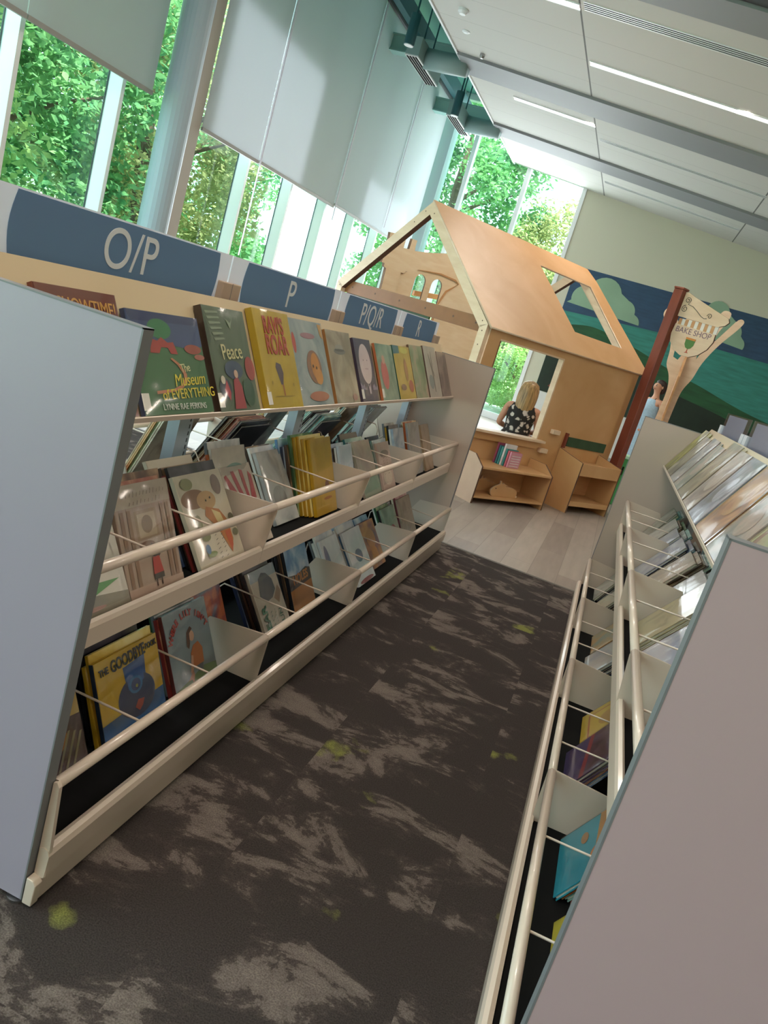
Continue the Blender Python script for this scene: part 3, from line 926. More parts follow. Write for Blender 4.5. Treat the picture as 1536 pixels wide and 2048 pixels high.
def stack(S, v, u, zf, th, w, h, colours, desc, group, t0=0.012, ts=(0.008, 0.012), jit=0.012, side=1):
    """books filed behind a front book, all leaning back the same way"""
    off = t0 / math.cos(th) + 0.0015
    rnd = random.Random(hash_(desc))
    for i, c in enumerate(colours):
        t = rnd.uniform(*ts)
        hh = h * rnd.uniform(0.92, 1.08); ww = w * rnd.uniform(0.92, 1.0)
        M = S.book(u + off, v + rnd.uniform(-jit, jit) , zf, th, t)
        filler(M, c, ww, hh, t, '%s picture book, %s the %s' % (c, ORD[i], desc), group)
        off += t / math.cos(th) + 0.0015
def hash_(s):
    r = 7
    for ch in s: r = (r * 31 + ord(ch)) % 1000003
    return r

GD = 'picture books facing out on the left display ledge'
def disp(S, v0, v1, h, t, cm, label, tilt=0.0, **kw):
    w = v1 - v0
    # the front cover lies on the plane through (0.205, .965) and (0.355, 1.25); the book rests on the ledge
    M = S.book(0.2055 - max(0, t - .015) / math.cos(TH_D), (v0 + v1) / 2, 0.9655 - t * math.sin(TH_D), TH_D, t, tilt)
    return book(M, w, h, t, cm, label, group=kw.pop('group', GD), jacket=True, **kw)
disp(LEFT, 1.30, 1.557, 0.272, 0.012, cov('#74382a'), 'brown picture book with gold show title, half hidden behind the left end panel', texts=[("IT'S", 0.16, 0.86, 0.04, '#d9a04a', 0, {'sx': 0.8}), ('SHOWTIME!', 0.60, 0.86, 0.045, '#d9a04a', 0, {'sx': 0.78})], sticker=True)
disp(LEFT, 1.583, 1.900, 0.247, 0.012, cov('#3f6e42'), 'green and navy picture book with yellow lettering facing out beside the left end panel', spine=cov('#33405f'),
     shapes=[('p', [(0, .70), (0.2, .66), (.5, .69), (.8, .66), (1, .70), (1, 1), (0, 1)], '#3c4c76'), ('p', [(0.05, 0.9), (1, 0.92), (1, 1), (0, 1)], '#2c3864'), ('e', .40, .84, .16, .10, '#2f7a48'),
             ('p', [(.22, .60), (.26, .74), (.34, .72), (.40, .76), (.48, .71), (.56, .72), (.60, .60), (.50, .60), (.47, .66), (.38, .66), (.34, .60)], '#a8382c'), ('e', .84, .66, .13, .05, '#a0503c'), ('e', .92, .58, .08, .03, '#b06a58'),
             ('p', [(.50, .56), (.60, .50), (.67, .40), (.66, .32), (.58, .26), (.44, .22), (.2, .20), (.2, .23), (.44, .25), (.56, .29), (.62, .35), (.62, .40), (.56, .49), (.47, .55)], '#c07a52')],
     texts=[('The', .66, .46, .030, '#dcd9a0', 0.1), ('Museum', .70, .34, .044, '#e2cf3a', 0.05, {'shear': .2}), ('of EVERYTHING', .66, .20, .036, '#e2cf3a', 0.03), ('LYNNE RAE PERKINS', .56, .07, .022, '#d8dcd0', 0)], sticker=True)
disp(LEFT, 1.925, 2.165, 0.290, 0.022, cov('#5c6c54'), 'olive green picture book with a cream one-word title and fern leaves', spine=cov('#3a2a24'),
     shapes=[('p', [(0.0, .99), (.06, .85), (.10, .70), (.02, .60), (0, .72)], '#4a5a46')] + [('p', [(.05 + .02 * i, .95 - .05 * i), (.34 + .01 * i, .96 - .05 * i), (.36 + .01 * i, .945 - .05 * i), (.07 + .02 * i, .925 - .05 * i)], '#8b9a80') for i in range(6)] +
            [('p', [(.5, .9), (.58, .80), (.66, .90), (.60, .86)], '#8b9a80'), ('e', .48, .40, .22, .09, '#46546a'), ('e', .9, .42, .12, .12, '#a8463e'), ('e', .2, .22, .14, .10, '#333f4c'), ('p', [(.34, .02), (.42, .30), (.52, .34), (.60, .24), (.62, .02)], '#a83a40'), ('p', [(.16, .2), (.24, .3), (.30, .18), (.26, .10)], '#b83c48'), ('e', .50, .36, .05, .04, '#d8b49a'), ('e', .76, .18, .14, .14, '#34563c'), ('e', .16, .30, .05, .04, '#d8cdb8')],
     texts=[('Peace', .50, .57, .062, '#d6cf98', 0.06, {'sx': 0.85})], sticker=True)
disp(LEFT, 2.232, 2.497, 0.310, 0.022, cov('#c4a628'), 'bright yellow picture book with red two-line title on the display ledge', spine=cov('#a88c1e'),
     shapes=[('p', [(.36, .42), (.40, .47), (.52, .45), (.56, .36), (.50, .24), (.44, .24)], '#5c4a52'), ('p', [(.47, .24), (.51, .24), (.515, .12), (.48, .12)], '#a8603a'), ('e', .5, .12, .3, .006, '#a88f30'), ('e', .2, .26, .02, .02, '#a88f30'), ('e', .8, .24, .02, .02, '#a88f30')],
     texts=[("RAVI'S", .50, .84, .075, '#b8432a', 0, {'sx': 0.72, 'bold': 0.002}), ('ROAR', .52, .64, .085, '#b8432a', 0, {'sx': 0.72, 'bold': 0.002})], sticker=True)
disp(LEFT, 2.512, 2.815, 0.300, 0.012, art(('#7c8d90', '#98a6a6', '#b8bfba')), 'grey blue picture book with an orange animal next to the yellow one', spine=cov('#5c6a64'),
     shapes=[('e', .06, .72, .05, .12, '#c0483a'), ('e', .50, .82, .22, .035, '#a87880'), ('p', [(.86, .98), (.98, .98), (.98, .80), (.90, .84)], '#c89a50'), ('e', .55, .45, .22, .20, '#9a7258'), ('e', .58, .46, .13, .16, '#cf8c3a'), ('e', .64, .34, .12, .10, '#d8984a'), ('e', .55, .10, .30, .06, '#c07a60'), ('e', .60, .44, .02, .02, '#402a20'), ('e', .50, .46, .02, .02, '#402a20')])
disp(LEFT, 2.835, 3.105, 0.283, 0.020, art(('#8e826c', '#aa9e86', '#c3b8a2')), 'tan picture book with a small grey hat drawn on it', spine=cov('#9a6a3a'),
     shapes=[('e', .46, .72, .24, .045, '#7b7a74'), ('e', .46, .77, .16, .05, '#a29e92'), ('e', .46, .735, .20, .018, '#5d5c58'), ('e', .80, .08, .10, .05, '#a87a70')])
disp(LEFT, 3.160, 3.385, 0.268, 0.012, cov('#3c3452'), 'dark purple picture book with a pale oval face on the cover', spine=cov('#2a2440'),
     shapes=[('e', .50, .60, .34, .32, '#d9c6c8'), ('e', .40, .66, .02, .012, '#6a5866'), ('e', .62, .66, .02, .012, '#6a5866'), ('e', .52, .52, .12, .008, '#b89aa4'), ('p', [(.44, .30), (.52, .22), (.60, .30), (.56, .12), (.48, .12)], '#c8b4c0'), ('p', [(.0, .30), (.12, .24), (.2, .28), (.26, .20), (.34, .24), (.34, .18), (.0, .20)], '#8a7c98'), ('p', [(.7, .24), (.8, .28), (.9, .22), (1, .26), (1, .18), (.7, .18)], '#8a7c98')], sticker=True)
disp(LEFT, 3.450, 3.715, 0.260, 0.012, art(('#4f7a66', '#7fa08a', '#a8b8a0')), 'soft green picture book with a coral pink figure', spine=cov('#a8603c'), shapes=[('e', .34, .45, .20, .26, '#cf6f6c'), ('e', .36, .72, .09, .08, '#d8a890')], sticker=True)
disp(LEFT, 3.735, 4.040, 0.265, 0.012, cov('#c8ab38'), 'yellow picture book with a teal top corner and orange figures', spine=cov('#1f5a50'), shapes=[('p', [(0, .84), (.35, .86), (.35, 1), (0, 1)], '#2f6e78'), ('e', .62, .92, .26, .06, '#d2c850'), ('e', .60, .55, .10, .22, '#a8702c'), ('e', .78, .24, .14, .12, '#b8562a'), ('e', .30, .22, .16, .06, '#7c5a3c')])
disp(LEFT, 4.050, 4.320, 0.282, 0.012, art(('#5f7a4a', '#94a67c', '#b89880')), 'leafy green and pink picture book between the yellow and the pale tree ones', spine=cov('#5c463a'))
disp(LEFT, 4.350, 4.645, 0.290, 0.010, cov('#b4ada0'), 'pale picture book with a bare branching tree on the cover', spine=cov('#5f4a44'), shapes=[('p', [(.48, .1), (.44, .5), (.30, .85), (.34, .86), (.48, .58), (.52, .9), (.56, .9), (.53, .55), (.62, .42), (.60, .4), (.53, .48), (.55, .1)], '#6c6a60'), ('e', .3, .3, .18, .14, '#7f8f8c')])
disp(LEFT, 4.665, 4.900, 0.270, 0.012, art(('#4e4040', '#6e5c58', '#8c7a72')), 'dark brown picture book, last on the ledge before the far end panel')

# --- filed books in the left bins: (y0, y1, x of lower edge, lean, height, ...)
GM = 'picture books filed in the left middle bins'
GB = 'picture books filed in the left bottom bins'
def S_(y, x):
    return y * 0.985, -(x * 0.985) - 0.78
def filed(v0, v1, x, th, h, t, cm, label, lev, desc=None, behind=(), **kw):
    v0, _ = S_(v0, 0); v1, u = S_(v1, x)
    zf = (ZM, ZB)[lev]
    th = math.radians(th)
    w = v1 - v0
    g = (GM, GB)[lev]
    tilt = kw.pop('tilt', 0.0)
    z = zf + abs(math.sin(tilt)) * w / 2
    r = book(LEFT.book(u, (v0 + v1) / 2, z, th, t, tilt), w, h, t, cm, label, group=g, jacket=True, **kw)
    if behind:
        stack(LEFT, (v0 + v1) / 2, u, zf, th, w, h, behind, desc, g, t0=t)
    return r
# middle row
filed(1.36, 1.585, -.907, 30, .250, .010, cov('#d9d2c4'), 'white picture book with a green leaf and coral flower, nearest in the left middle bin', 0, 'white book nearest in the left middle bin', ('green', 'brown', 'cream'),
      shapes=[('p', [(0, 0), (1, 0), (1, .20), (0, .30)], '#8f8876'), ('e', .42, .52, .18, .12, '#c9584a'), ('p', [(.05, .30), (.30, .42), (.48, .36), (.90, .34), (.5, .26), (.2, .2)], '#5f9a5c'), ('e', .30, .33, .2, .07, '#4f9a80'), ('p', [(.3, .9), (.46, .7), (.36, .6), (.26, .76)], '#6f9a5c'), ('e', .4, .14, .2, .02, '#b08a80')])
filed(1.60, 1.841, -.922, 26, .285, .012, cov('#b39a88'), 'tall beige picture book with a girl in a red coat before a facade', 0, 'beige facade book in the left middle bin', ('red', 'brown', 'black', 'cream'),
      shapes=[('p', [(0, .80), (1, .80), (1, 1), (0, 1)], '#bfae9a'), ('p', [(.30, .50), (.70, .50), (.70, .76), (.30, .76)], '#a58c74'), ('p', [(.34, .52), (.66, .52), (.66, .73), (.34, .73)], '#c0ab90'), ('e', .5, .63, .10, .08, '#8c735c')] +
             [('p', [(x_, .10), (x_ + .06, .10), (x_ + .06, .78), (x_, .78)], '#96765f') for x_ in (.06, .18, .78, .88)] +
             [('p', [(0, .0), (1, .0), (1, .10), (0, .12)], '#c2a693'), ('e', .44, .45, .13, .035, '#80553f'), ('p', [(.42, .36), (.50, .46), (.60, .38), (.66, .36), (.58, .30), (.50, .34)], '#3e342e'), ('e', .52, .37, .05, .022, '#d8b8a0'), ('p', [(.46, .18), (.48, .33), (.60, .33), (.64, .18)], '#b8453c'), ('p', [(.46, .13), (.64, .13), (.64, .18), (.46, .18)], '#4a4038'), ('p', [(.48, .07), (.50, .07), (.50, .13), (.48, .13)], '#3a302a'), ('p', [(.57, .07), (.59, .07), (.59, .13), (.57, .13)], '#3a302a')] + squig(.12, .9, .89, .05, '#6c5a50', 13, 3) + squig(.2, .8, .82, .045, '#6c5a50', 9, 4))
filed(1.927, 2.19, -.912, 35, .285, .012, cov('#d2c6ae'), 'cream picture book with a tan fox and orange bird-like shape, left of the first divider', 0, 'cream fox book by the first middle divider', ('black', 'red', 'brown', 'black', 'dark blue', 'cream'),
      shapes=[('e', .28, .74, .26, .10, '#8a6240'), ('e', .52, .70, .20, .10, '#c29a66'), ('e', .82, .84, .10, .11, '#8a7468'), ('p', [(.46, .64), (.72, .58), (.84, .44), (.84, .24), (.74, .10), (.66, .24), (.58, .40), (.40, .55)], '#b8743c'), ('p', [(.56, .60), (.72, .54), (.76, .42), (.66, .36), (.60, .48)], '#dcc68c'), ('p', [(.70, .34), (.82, .34), (.80, .18), (.74, .12)], '#c0522c'), ('e', .50, .70, .015, .012, '#30241c'), ('e', .60, .72, .015, .012, '#30241c'),
              ('e', .22, .50, .07, .08, '#8f8c6c'), ('e', .28, .34, .09, .04, '#7b7c50'), ('e', .92, .46, .06, .05, '#5c5a44'), ('e', .92, .30, .06, .04, '#6a7050'), ('e', .30, .16, .10, .03, '#8a945c'), ('e', .24, .22, .05, .05, '#6a86a4'), ('e', .20, .90, .12, .06, '#8a8a58')] + squig(.08, .46, .44, .06, '#6a5c50', 8, 5, True) + squig(.08, .40, .56, .05, '#6a5c50', 7, 6, True))
filed(2.235, 2.46, -.945, 36, .270, .010, cov('#cdbba8'), 'cream picture book with big red hands just past the first middle divider', 0, 'red hands book in the left middle bins', (),
      shapes=[('p', [(.12, .88), (.20, .90), (.50, .50), (.42, .42), (.28, .44)], '#b83c44'), ('p', [(.34, .93), (.44, .93), (.56, .56), (.46, .50)], '#b83c44'), ('p', [(.60, .94), (.70, .92), (.70, .56), (.62, .54)], '#b83c44'), ('p', [(.86, .90), (.94, .84), (.90, .56), (.76, .46), (.72, .54), (.80, .70)], '#b83c44'), ('e', .60, .46, .07, .05, '#3c2a24'), ('e', .70, .40, .08, .06, '#c88c34'), ('p', [(.96, .5), (1, .5), (1, .3), (.97, .3)], '#3c3428')],
      texts=[('a', .88, .22, .05, '#3c3428', 0), ('l', .97, .36, .09, '#3c3428', 0)])
filed(2.215, 2.44, -1.015, 22, .30, .009, cov('#c4bcae'), 'cream picture book with a teal and red arc showing above the red hands book', 0, 'book with the teal and red arc', ('orange', 'grey'), shapes=[('e', .62, .70, .34, .12, '#7fa598'), ('e', .66, .66, .26, .09, '#b8482e'), ('p', [(0, 0), (1, 0), (1, .62), (0, .62)], '#c4bcae')])
filed(2.588, 2.797, -.992, 34, .272, .014, art(('#8a8a88', '#b0aeac', '#cfcdc8')), 'silvery grey picture book with a plain sketch, between two rods of the middle bin', 0, 'silvery grey book in the left middle bins', ('white', 'grey', 'brown'), shapes=[('e', .45, .35, .26, .16, art(('#4a4846', '#8a8680', '#b0aeac')))])
filed(2.885, 3.110, -.950, 23, .305, .014, cov('#c49a1e'), 'shiny yellow picture book, front of the yellow and green stack in the middle bin', 0, 'shiny yellow book in the left middle bins', (), shapes=[('e', .62, .36, .10, .08, '#7a3c2a'), ('e', .60, .20, .2, .02, '#a8641e')])
for i, c in enumerate(('yellow', 'yellow', 'yellow', 'green', 'brown', 'dark blue', 'light blue')):
    th = math.radians(23); u = (.950 * .985 - .78) + 0.017 + i * 0.0125
    filler(LEFT.book(u, 2.945 - 0.014 * (i + 1), ZM, th, 0.0105), c, 0.225, (0.305, .312, .305, .31, .27, .26, .285)[i], 0.0105, '%s picture book, %s the shiny yellow book in the left middle bins' % (c, ORD[i]), GM)
filed(3.225, 3.39, -.955, 24, .255, .010, cov('#cdd3dc'), 'small pale blue white picture book past the second middle divider', 0, 'small pale blue white book past the second middle divider', ('white', 'brown', 'white', 'grey', 'brown'))
filed(3.46, 3.715, -.936, 33, .265, .012, art(('#9a8c80', '#b8a898', '#8c9a80')), 'taupe and green picture book leaning far back past the second middle divider', 0, 'taupe and green book in the left middle bins', ('grey', 'teal', 'green', 'black'), shapes=[('p', [(0, 0), (1, 0), (1, .34), (0, .42)], '#8e9a84')])
filed(3.76, 3.965, -.938, 28, .235, .012, cov('#c8aa9c'), 'small pinkish picture book with brown script before the third middle divider', 0, 'small pinkish book before the third middle divider', ('white', 'teal', 'white', 'black'), shapes=[('e', .5, .75, .35, .08, '#8a7264'), ('e', .5, .25, .35, .18, '#d8c6b0')] + squig(.3, .75, .3, .12, '#6a4a3c', 8, 7, True) + squig(.3, .75, .55, .12, '#6a4a3c', 8, 8, True))
filed(4.09, 4.29, -.96, 24, .28, .012, art(('#7c92ac', '#aab8c8', '#d6dce4')), 'bluish shiny picture book just past the third middle divider', 0, 'bluish shiny book past the third middle divider', ('white', 'black', 'yellow', 'grey'))
filed(4.37, 4.62, -.955, 24, .30, .012, art(('#8c8680', '#b0aaa2', '#a09aa4')), 'tall greyish picture book in the last middle bin section', 0, 'tall greyish book in the last middle section', ('orange', 'cream', 'grey'))
filed(4.67, 4.86, -.945, 26, .28, .012, art(('#9a7a5e', '#bda083', '#8a6a50')), 'tan picture book nearest the far end panel in the middle bin', 0, 'tan book nearest the far end panel', ('cream', 'brown'))
# bottom row
filed(1.31, 1.525, -.892, 26, .245, .010, cov('#c8a85c'), 'yellow and plum picture book with rope strands, partly behind the left end panel', 1, 'yellow and plum book in the left bottom bin', ('white', 'cream', 'grey'),
      shapes=[('p', [(0, 0), (1, 0), (1, .55), (0, .62)], '#4a3038'), ('e', .45, .40, .3, .14, '#a86a38')] + [('p', [(.2 + .12 * i, .02), (.24 + .12 * i, .02), (.62 + .09 * i, .5 - .03 * i), (.58 + .09 * i, .5 - .03 * i)], '#8f8468') for i in range(5)])
r = filed(1.585, 1.860, -.885, 24, .232, .012, cov('#d2a91e'), 'yellow picture book with a blue jar and red fish in the left bottom bin', 1, 'yellow book with the blue jar', ('yellow', 'yellow', 'black', 'black', 'dark blue', 'black'), spine=cov('#1c2a3c'),
      shapes=[('p', [(0, 0), (1, 0), (1, .36), (0, .30)], '#1c5f9a'), ('p', [(.42, .56), (.40, .80), (.76, .84), (.74, .60)], '#1d4f88'), ('e', .56, .42, .30, .24, '#1d2f5c'), ('p', [(.44, .52), (.43, .77), (.72, .80), (.70, .56)], '#22589a'), ('e', .56, .55, .11, .10, '#2570a8'), ('e', .56, .55, .075, .07, '#1d3f78'), ('p', [(.50, .30), (.56, .37), (.66, .35), (.62, .28), (.56, .24)], '#b8402e'), ('e', .57, .53, .02, .02, '#8a8f3a')],
      texts=[('THE', .12, .865, .025, '#1c1c22', 0.04, {'bold': .0008, 'sx': .8}), ('GOODBYE', .50, .885, .042, '#1c1c22', 0.04, {'bold': .0012, 'sx': .74}), ('BOOK', .88, .905, .022, '#1c1c22', 0.04, {'bold': .0008, 'sx': .8})])
r = filed(1.935, 2.178, -.898, 27, .250, .012, cov('#8b9ba3'), 'grey blue picture book with a girl in an orange jumper in the bottom bin', 1, 'grey blue book with the girl in orange', ('red', 'grey', 'green'), spine=cov('#6a3430'),
      shapes=[('p', [(0, 0), (1, 0), (1, .16), (.7, .20), (.4, .14), (0, .08)], '#67804e'), ('p', [(.56, .16), (.68, .16), (.70, .24), (.54, .24)], '#55606c'), ('p', [(.44, .24), (.72, .24), (.74, .42), (.66, .52), (.54, .50), (.46, .42)], '#c06a28'), ('e', .54, .62, .06, .065, '#dba98c'), ('p', [(.40, .52), (.44, .68), (.54, .74), (.58, .70), (.50, .66), (.48, .54), (.44, .48)], '#5a3a2c'), ('p', [(.38, .20), (.46, .40), (.50, .38), (.44, .18)], '#d8a084'), ('p', [(.30, .12), (.44, .22), (.46, .16), (.40, .06), (.38, .12)], '#b87858')])
arc_text(r, "WHERE LILY ISN'T", .239, .25, .5, .46, .112, 152, 30, .026, '#b8403a')
filed(2.24, 2.43, -.99, 28, .20, .010, art(('#c45a3a', '#d9814a', '#a03c48', '#4d7f96')), 'orange red picture book with a blue bird low behind the first bottom divider', 1, 'orange red book behind the first bottom divider', ('red', 'black', 'brown'), shapes=[('e', .34, .42, .16, .10, '#4a86a0'), ('e', .45, .50, .07, .05, '#2f5f78'), ('e', .72, .14, .18, .10, '#a0707a')])
filed(2.52, 2.735, -.882, 35, .252, .012, cov('#c9bcaa'), 'cream picture book with a dark bear shape and green letters sideways', 1, 'cream bear book in the bottom bins', ('black', 'black', 'brown', 'black', 'dark blue', 'grey'),
      shapes=[('p', [(0, .84), (1, .84), (1, 1), (0, 1)], '#9ba7ae'), ('p', [(.20, .62), (.30, .86), (.46, .93), (.62, .90), (.78, .78), (.80, .62), (.62, .52), (.40, .50)], '#3f4450'), ('p', [(.66, .50), (.90, .66), (.98, .56), (.80, .40)], '#a08068')] + squig(.06, .38, .38, .07, '#2f7058', 5, 9, True) + squig(.06, .38, .52, .05, '#3a7a60', 7, 10, True),
      texts=[('BEAR', .18, .24, .050, '#2f7058', 1.5708, {'bold': .0015}), ('SUN', .74, .20, .036, '#2f7058', 1.5708)])
filed(2.825, 3.045, -.906, 28, .262, .014, cov('#b8752e'), 'picture book with shiny blue sky top and orange ground before the second bottom divider', 1, 'blue and orange book before the second bottom divider', ('brown', 'black', 'grey', 'black'), spine=cov('#20242c'),
      shapes=[('p', [(0, .60), (.4, .56), (.8, .62), (1, .58), (1, 1), (0, 1)], art(('#4d7fb8', '#9abcdc', '#e8eef2'))), ('p', [(0, .36), (1, .40), (1, .58), (.8, .62), (.4, .56), (0, .60)], '#2b2c34')],  # whitish blots in the blue top are painted glare
      texts=[('HOLES', .52, .50, .050, '#c07a32', 0.04, {'bold': .0015})])
SILV = mat('silver_cover_glare', '#f2f3f7', 0.15, coat=1.0, noise=0.10, nscale=10)  # silver covers, near-white base paints in their glare
filed(3.16, 3.375, -.850, 36, .262, .010, SILV, 'shiny silver picture book right behind the second bottom divider', 1, 'silver book behind the second bottom divider', ('white', 'white', 'grey', 'black'), shapes=[('e', .2, .6, .12, .3, '#8f8ea8')])
filed(3.41, 3.655, -.828, 37, .262, .012, SILV, 'second shiny silver picture book, to the right of the other silver one', 1, 'second silver book in the bottom bins', ('light blue', 'white', 'white', 'light blue'), shapes=[('e', .5, .5, .2, .12, '#7d8ca0'), ('e', .5, .04, .4, .04, '#a85a60')])
filed(3.71, 3.93, -.86, 36, .24, .012, art(('#6a4a70', '#c8824a', '#d8a060')), 'orange and purple picture book left of the third bottom divider', 1, 'orange and purple book by the third bottom divider', ('purple', 'light blue', 'grey'), shapes=[('e', .5, .62, .3, .2, '#c8884c'), ('e', .5, .28, .2, .18, '#d08a3a')])
filed(4.10, 4.34, -.87, 34, .25, .012, art(('#7a8c78', '#9fae98', '#b8bfae')), 'green grey picture book with a red rose, past the third bottom divider', 1, 'green grey rose book past the third bottom divider', ('black', 'green', 'white'), shapes=[('e', .55, .45, .18, .14, '#b04a56')])
filed(4.44, 4.70, -.89, 30, .25, .012, art(('#a8907c', '#c0a994', '#8c7a6c')), 'pinkish tan picture book in the last bottom bin section', 1, 'pinkish tan book in the last bottom section', ('pink', 'cream', 'brown'))

# --- back bins of the left shelf, seen through the gap under the display board
rnd = random.Random(5)
keys = list(PAL)
GBK = 'books filed on the far side of the left shelf'
for k, (v, n, cs, th) in enumerate(((1.45, 5, ('black', 'grey', 'brown'), 24), (1.95, 5, ('dark blue', 'black', 'teal'), 26), (2.50, 4, ('cream', 'orange', 'green'), 20), (2.92, 8, ('black', 'brown', 'red'), 28),
                                    (3.32, 3, ('green', 'yellow', 'grey'), 22), (3.74, 9, ('teal', 'black', 'grey'), 30), (4.25, 4, ('brown', 'cream', 'teal'), 26), (4.62, 7, ('black', 'teal', 'grey'), 28))):
    u = 0.15
    where = ('nearest', 'second', 'third', 'fourth', 'fifth', 'sixth', 'seventh', 'farthest')[k]
    for i in range(n):
        c = cs[i % 3] if n < 8 else cs[(i // 2) % 3]
        t = rnd.uniform(.008, .012); h = rnd.uniform(.27, .315)
        filler(LEFTB.book(u, v + rnd.uniform(-.01, .01), ZM, math.radians(th), t), c, rnd.uniform(.22, .26), h, t, '%s book on the far side of the left shelf, %s group, %s' % (c, where, NTH[i]), GBK)
        u += t / math.cos(math.radians(th)) + .0015

# --- right shelf: face-out books seen edge-on from above
GR = 'picture books facing out on the right display ledge'
RB = [(4.66, 4.89, .30, ('#b8b050', '#d8d07a', '#8a8648'), 'yellow green picture book with black edge, farthest on the right display ledge'),
      (4.36, 4.64, .27, ('#a89c84', '#c4b8a0', '#8c8a90'), 'beige picture book second from the far end of the right display ledge'),
      (4.07, 4.34, .285, ('#9aa4a8', '#c0b4b0', '#7f94a4'), 'pale grey blue picture book third from the far end of the right display ledge'),
      (3.78, 4.05, .27, ('#7fa08c', '#c8a89a', '#b8bfa8'), 'green and pink picture book in the far half of the right display ledge'),
      (3.47, 3.76, .315, ('#8f8458', '#b0a478', '#9a7a50'), 'tall olive brown picture book in the middle of the right display ledge'),
      (3.17, 3.45, .30, ('#b8a89a', '#c8bcae', '#a89c98'), 'plain greige picture book beside the tall olive one on the right ledge'),
      (2.87, 3.15, .30, ('#8a9cb8', '#b4c0d4', '#4f7f7c'), 'blue edged picture book on the right display ledge'),
      (2.53, 2.84, .30, ('#b8643a', '#cf9a50', '#6f8f88'), 'orange and red picture book on the right display ledge'),
      (2.22, 2.50, .27, ('#9aa69c', '#c3a498', '#8a9c94'), 'grey green picture book with pink patch on the right display ledge'),
      (1.90, 2.19, .28, ('#7f9a66', '#b4bc8c', '#c87a6a'), 'leaf patterned picture book by the near panel of the right shelf'),
      (1.56, 1.86, .27, ('#b88a78', '#c8aa8c', '#6a7fae'), 'brown picture book with blue lower edge, nearest visible on the right ledge')]
def dk(h, f=0.76):
    return '#%02x%02x%02x' % tuple(int(int(h[i:i + 2], 16) * f) for i in (1, 3, 5))
for v0, v1, h, cs, lab in RB:
    w = v1 - v0; t = 0.018; cs = (dk(cs[2], .55), dk(cs[0], .72), dk(cs[1], .88))
    M = RIGHT.book(0.2055 - max(0, t - .015) / math.cos(TH_D), (v0 + v1) / 2, 0.9655 - t * math.sin(TH_D), TH_D, t)
    book(M, w, h, t, art(cs, 7.0, 0.3), lab, spine=cov(cs[2]), group=GR, jacket=True, shapes=[('p', [(0, 0), (.045, 0), (.045, 1), (0, 1)], cs[2]), ('p', [(.955, 0), (1, 0), (1, 1), (.955, 1)], '#2a2c30'), ('e', .4 + .2 * ((v0 * 10) % 1), .5, .25, .2, art((cs[1], cs[2], cs[0]), 7.0, 0.3))])  # dark near-edge strip: cover edge plus painted shadow between books
GRM = 'picture books filed in the right middle bins'
GRB = 'picture books filed in the right bottom bins'
def rfiled(v, w, u, th, h, cols, lev, desc, short, colours, front=None, **kw):
    t = 0.012; thr = math.radians(th); zf = (ZM, ZB)[lev]; g = (GRM, GRB)[lev]
    book(RIGHT.book(u, v, zf, thr, t), w, h, t, front or art(cols), desc, group=g, jacket=True, **kw)
    stack(RIGHT, v, u, zf, thr, w, h, colours, short, g, t0=t)
rfiled(4.76, .22, .20, 30, .27, ('#5c5c50', '#8f8f84', '#b8b4a8'), 0, 'dark greenish picture book nearest the far end panel of the right middle bin', 'dark greenish book by the far panel, right middle bin', ('green', 'teal', 'grey'))
rfiled(4.44, .24, .17, 36, .27, ('#8c8a86', '#b0aaa4', '#c8c2b8'), 0, 'beige and grey picture book in the far right middle bin', 'beige and grey book, right middle bin', ('brown', 'red', 'green', 'black'))
rfiled(4.14, .22, .17, 34, .26, ('#8890a8', '#a8a8b4', '#c0bcc0'), 0, 'lilac grey picture book past the far divider of the right middle bin', 'lilac grey book, right middle bin', ('dark blue', 'grey', 'teal'))
rfiled(3.84, .24, .17, 34, .27, ('#6f7a9c', '#a8a4ae', '#c2c0c4'), 0, 'blue grey picture book before the far divider of the right middle bin', 'blue grey book, right middle bin', ('black', 'dark blue', 'teal', 'black'))
rfiled(3.52, .24, .17, 36, .28, ('#b09884', '#c8b4a0', '#9a8f88'), 0, 'tan picture book with brown stack behind it in the right middle bin', 'tan book, right middle bin', ('brown', 'brown', 'grey', 'teal'))
rfiled(3.20, .22, .19, 36, .28, ('#9a9a98', '#b8b6b2', '#7c8086'), 0, 'light grey picture book just past a divider of the right middle bin', 'light grey book, right middle bin', ('black', 'grey', 'dark blue'))
rfiled(2.86, .26, .15, 36, .30, ('#a8946e', '#c2b08a', '#8f866a'), 0, 'straw coloured picture book leaning far back in the right middle bin', 'straw coloured book, right middle bin', ('cream', 'brown'))
rfiled(2.48, .26, .14, 36, .30, ('#7c86a0', '#a0a4b4', '#b4aeb0'), 0, 'bluish picture book with pale spines behind, nearest to the grey edge of the right panel', 'bluish book nearest the right panel edge', ('white', 'grey', 'black', 'green', 'black'))
rfiled(1.92, .26, .15, 34, .28, ('#6a5a50', '#8f7c6c', '#a89a88'), 0, 'brown picture book hidden low behind the right end panel edge', 'low brown book, right middle bin', ('brown', 'black'))
rfiled(4.74, .24, .08, 30, .25, ('#8a8a80', '#b0ac9c', '#c0bcb4'), 1, 'pale picture book at the far end of the right bottom bin', 'pale book at the far end, right bottom bin', ('black', 'grey'))
rfiled(4.42, .22, .09, 34, .25, ('#b0a890', '#c8c0a8', '#8f8c80'), 1, 'cream patterned picture book in the far right bottom bin', 'cream patterned book, right bottom bin', ('black', 'brown'))
rfiled(3.80, .26, .10, 34, .27, ('#a86a38', '#c8964c', '#6f8f8c'), 1, 'orange and teal picture book before the far divider of the right bottom bin', 'orange and teal book, right bottom bin', ('grey', 'orange'))
rfiled(3.46, .27, .08, 36, .29, ('#8f9aa8', '#b8b4b0', '#a49a90'), 1, 'grey pastel picture book on a dark stack in the right bottom bin', 'grey pastel book, right bottom bin', ('black', 'white', 'black', 'dark blue'))
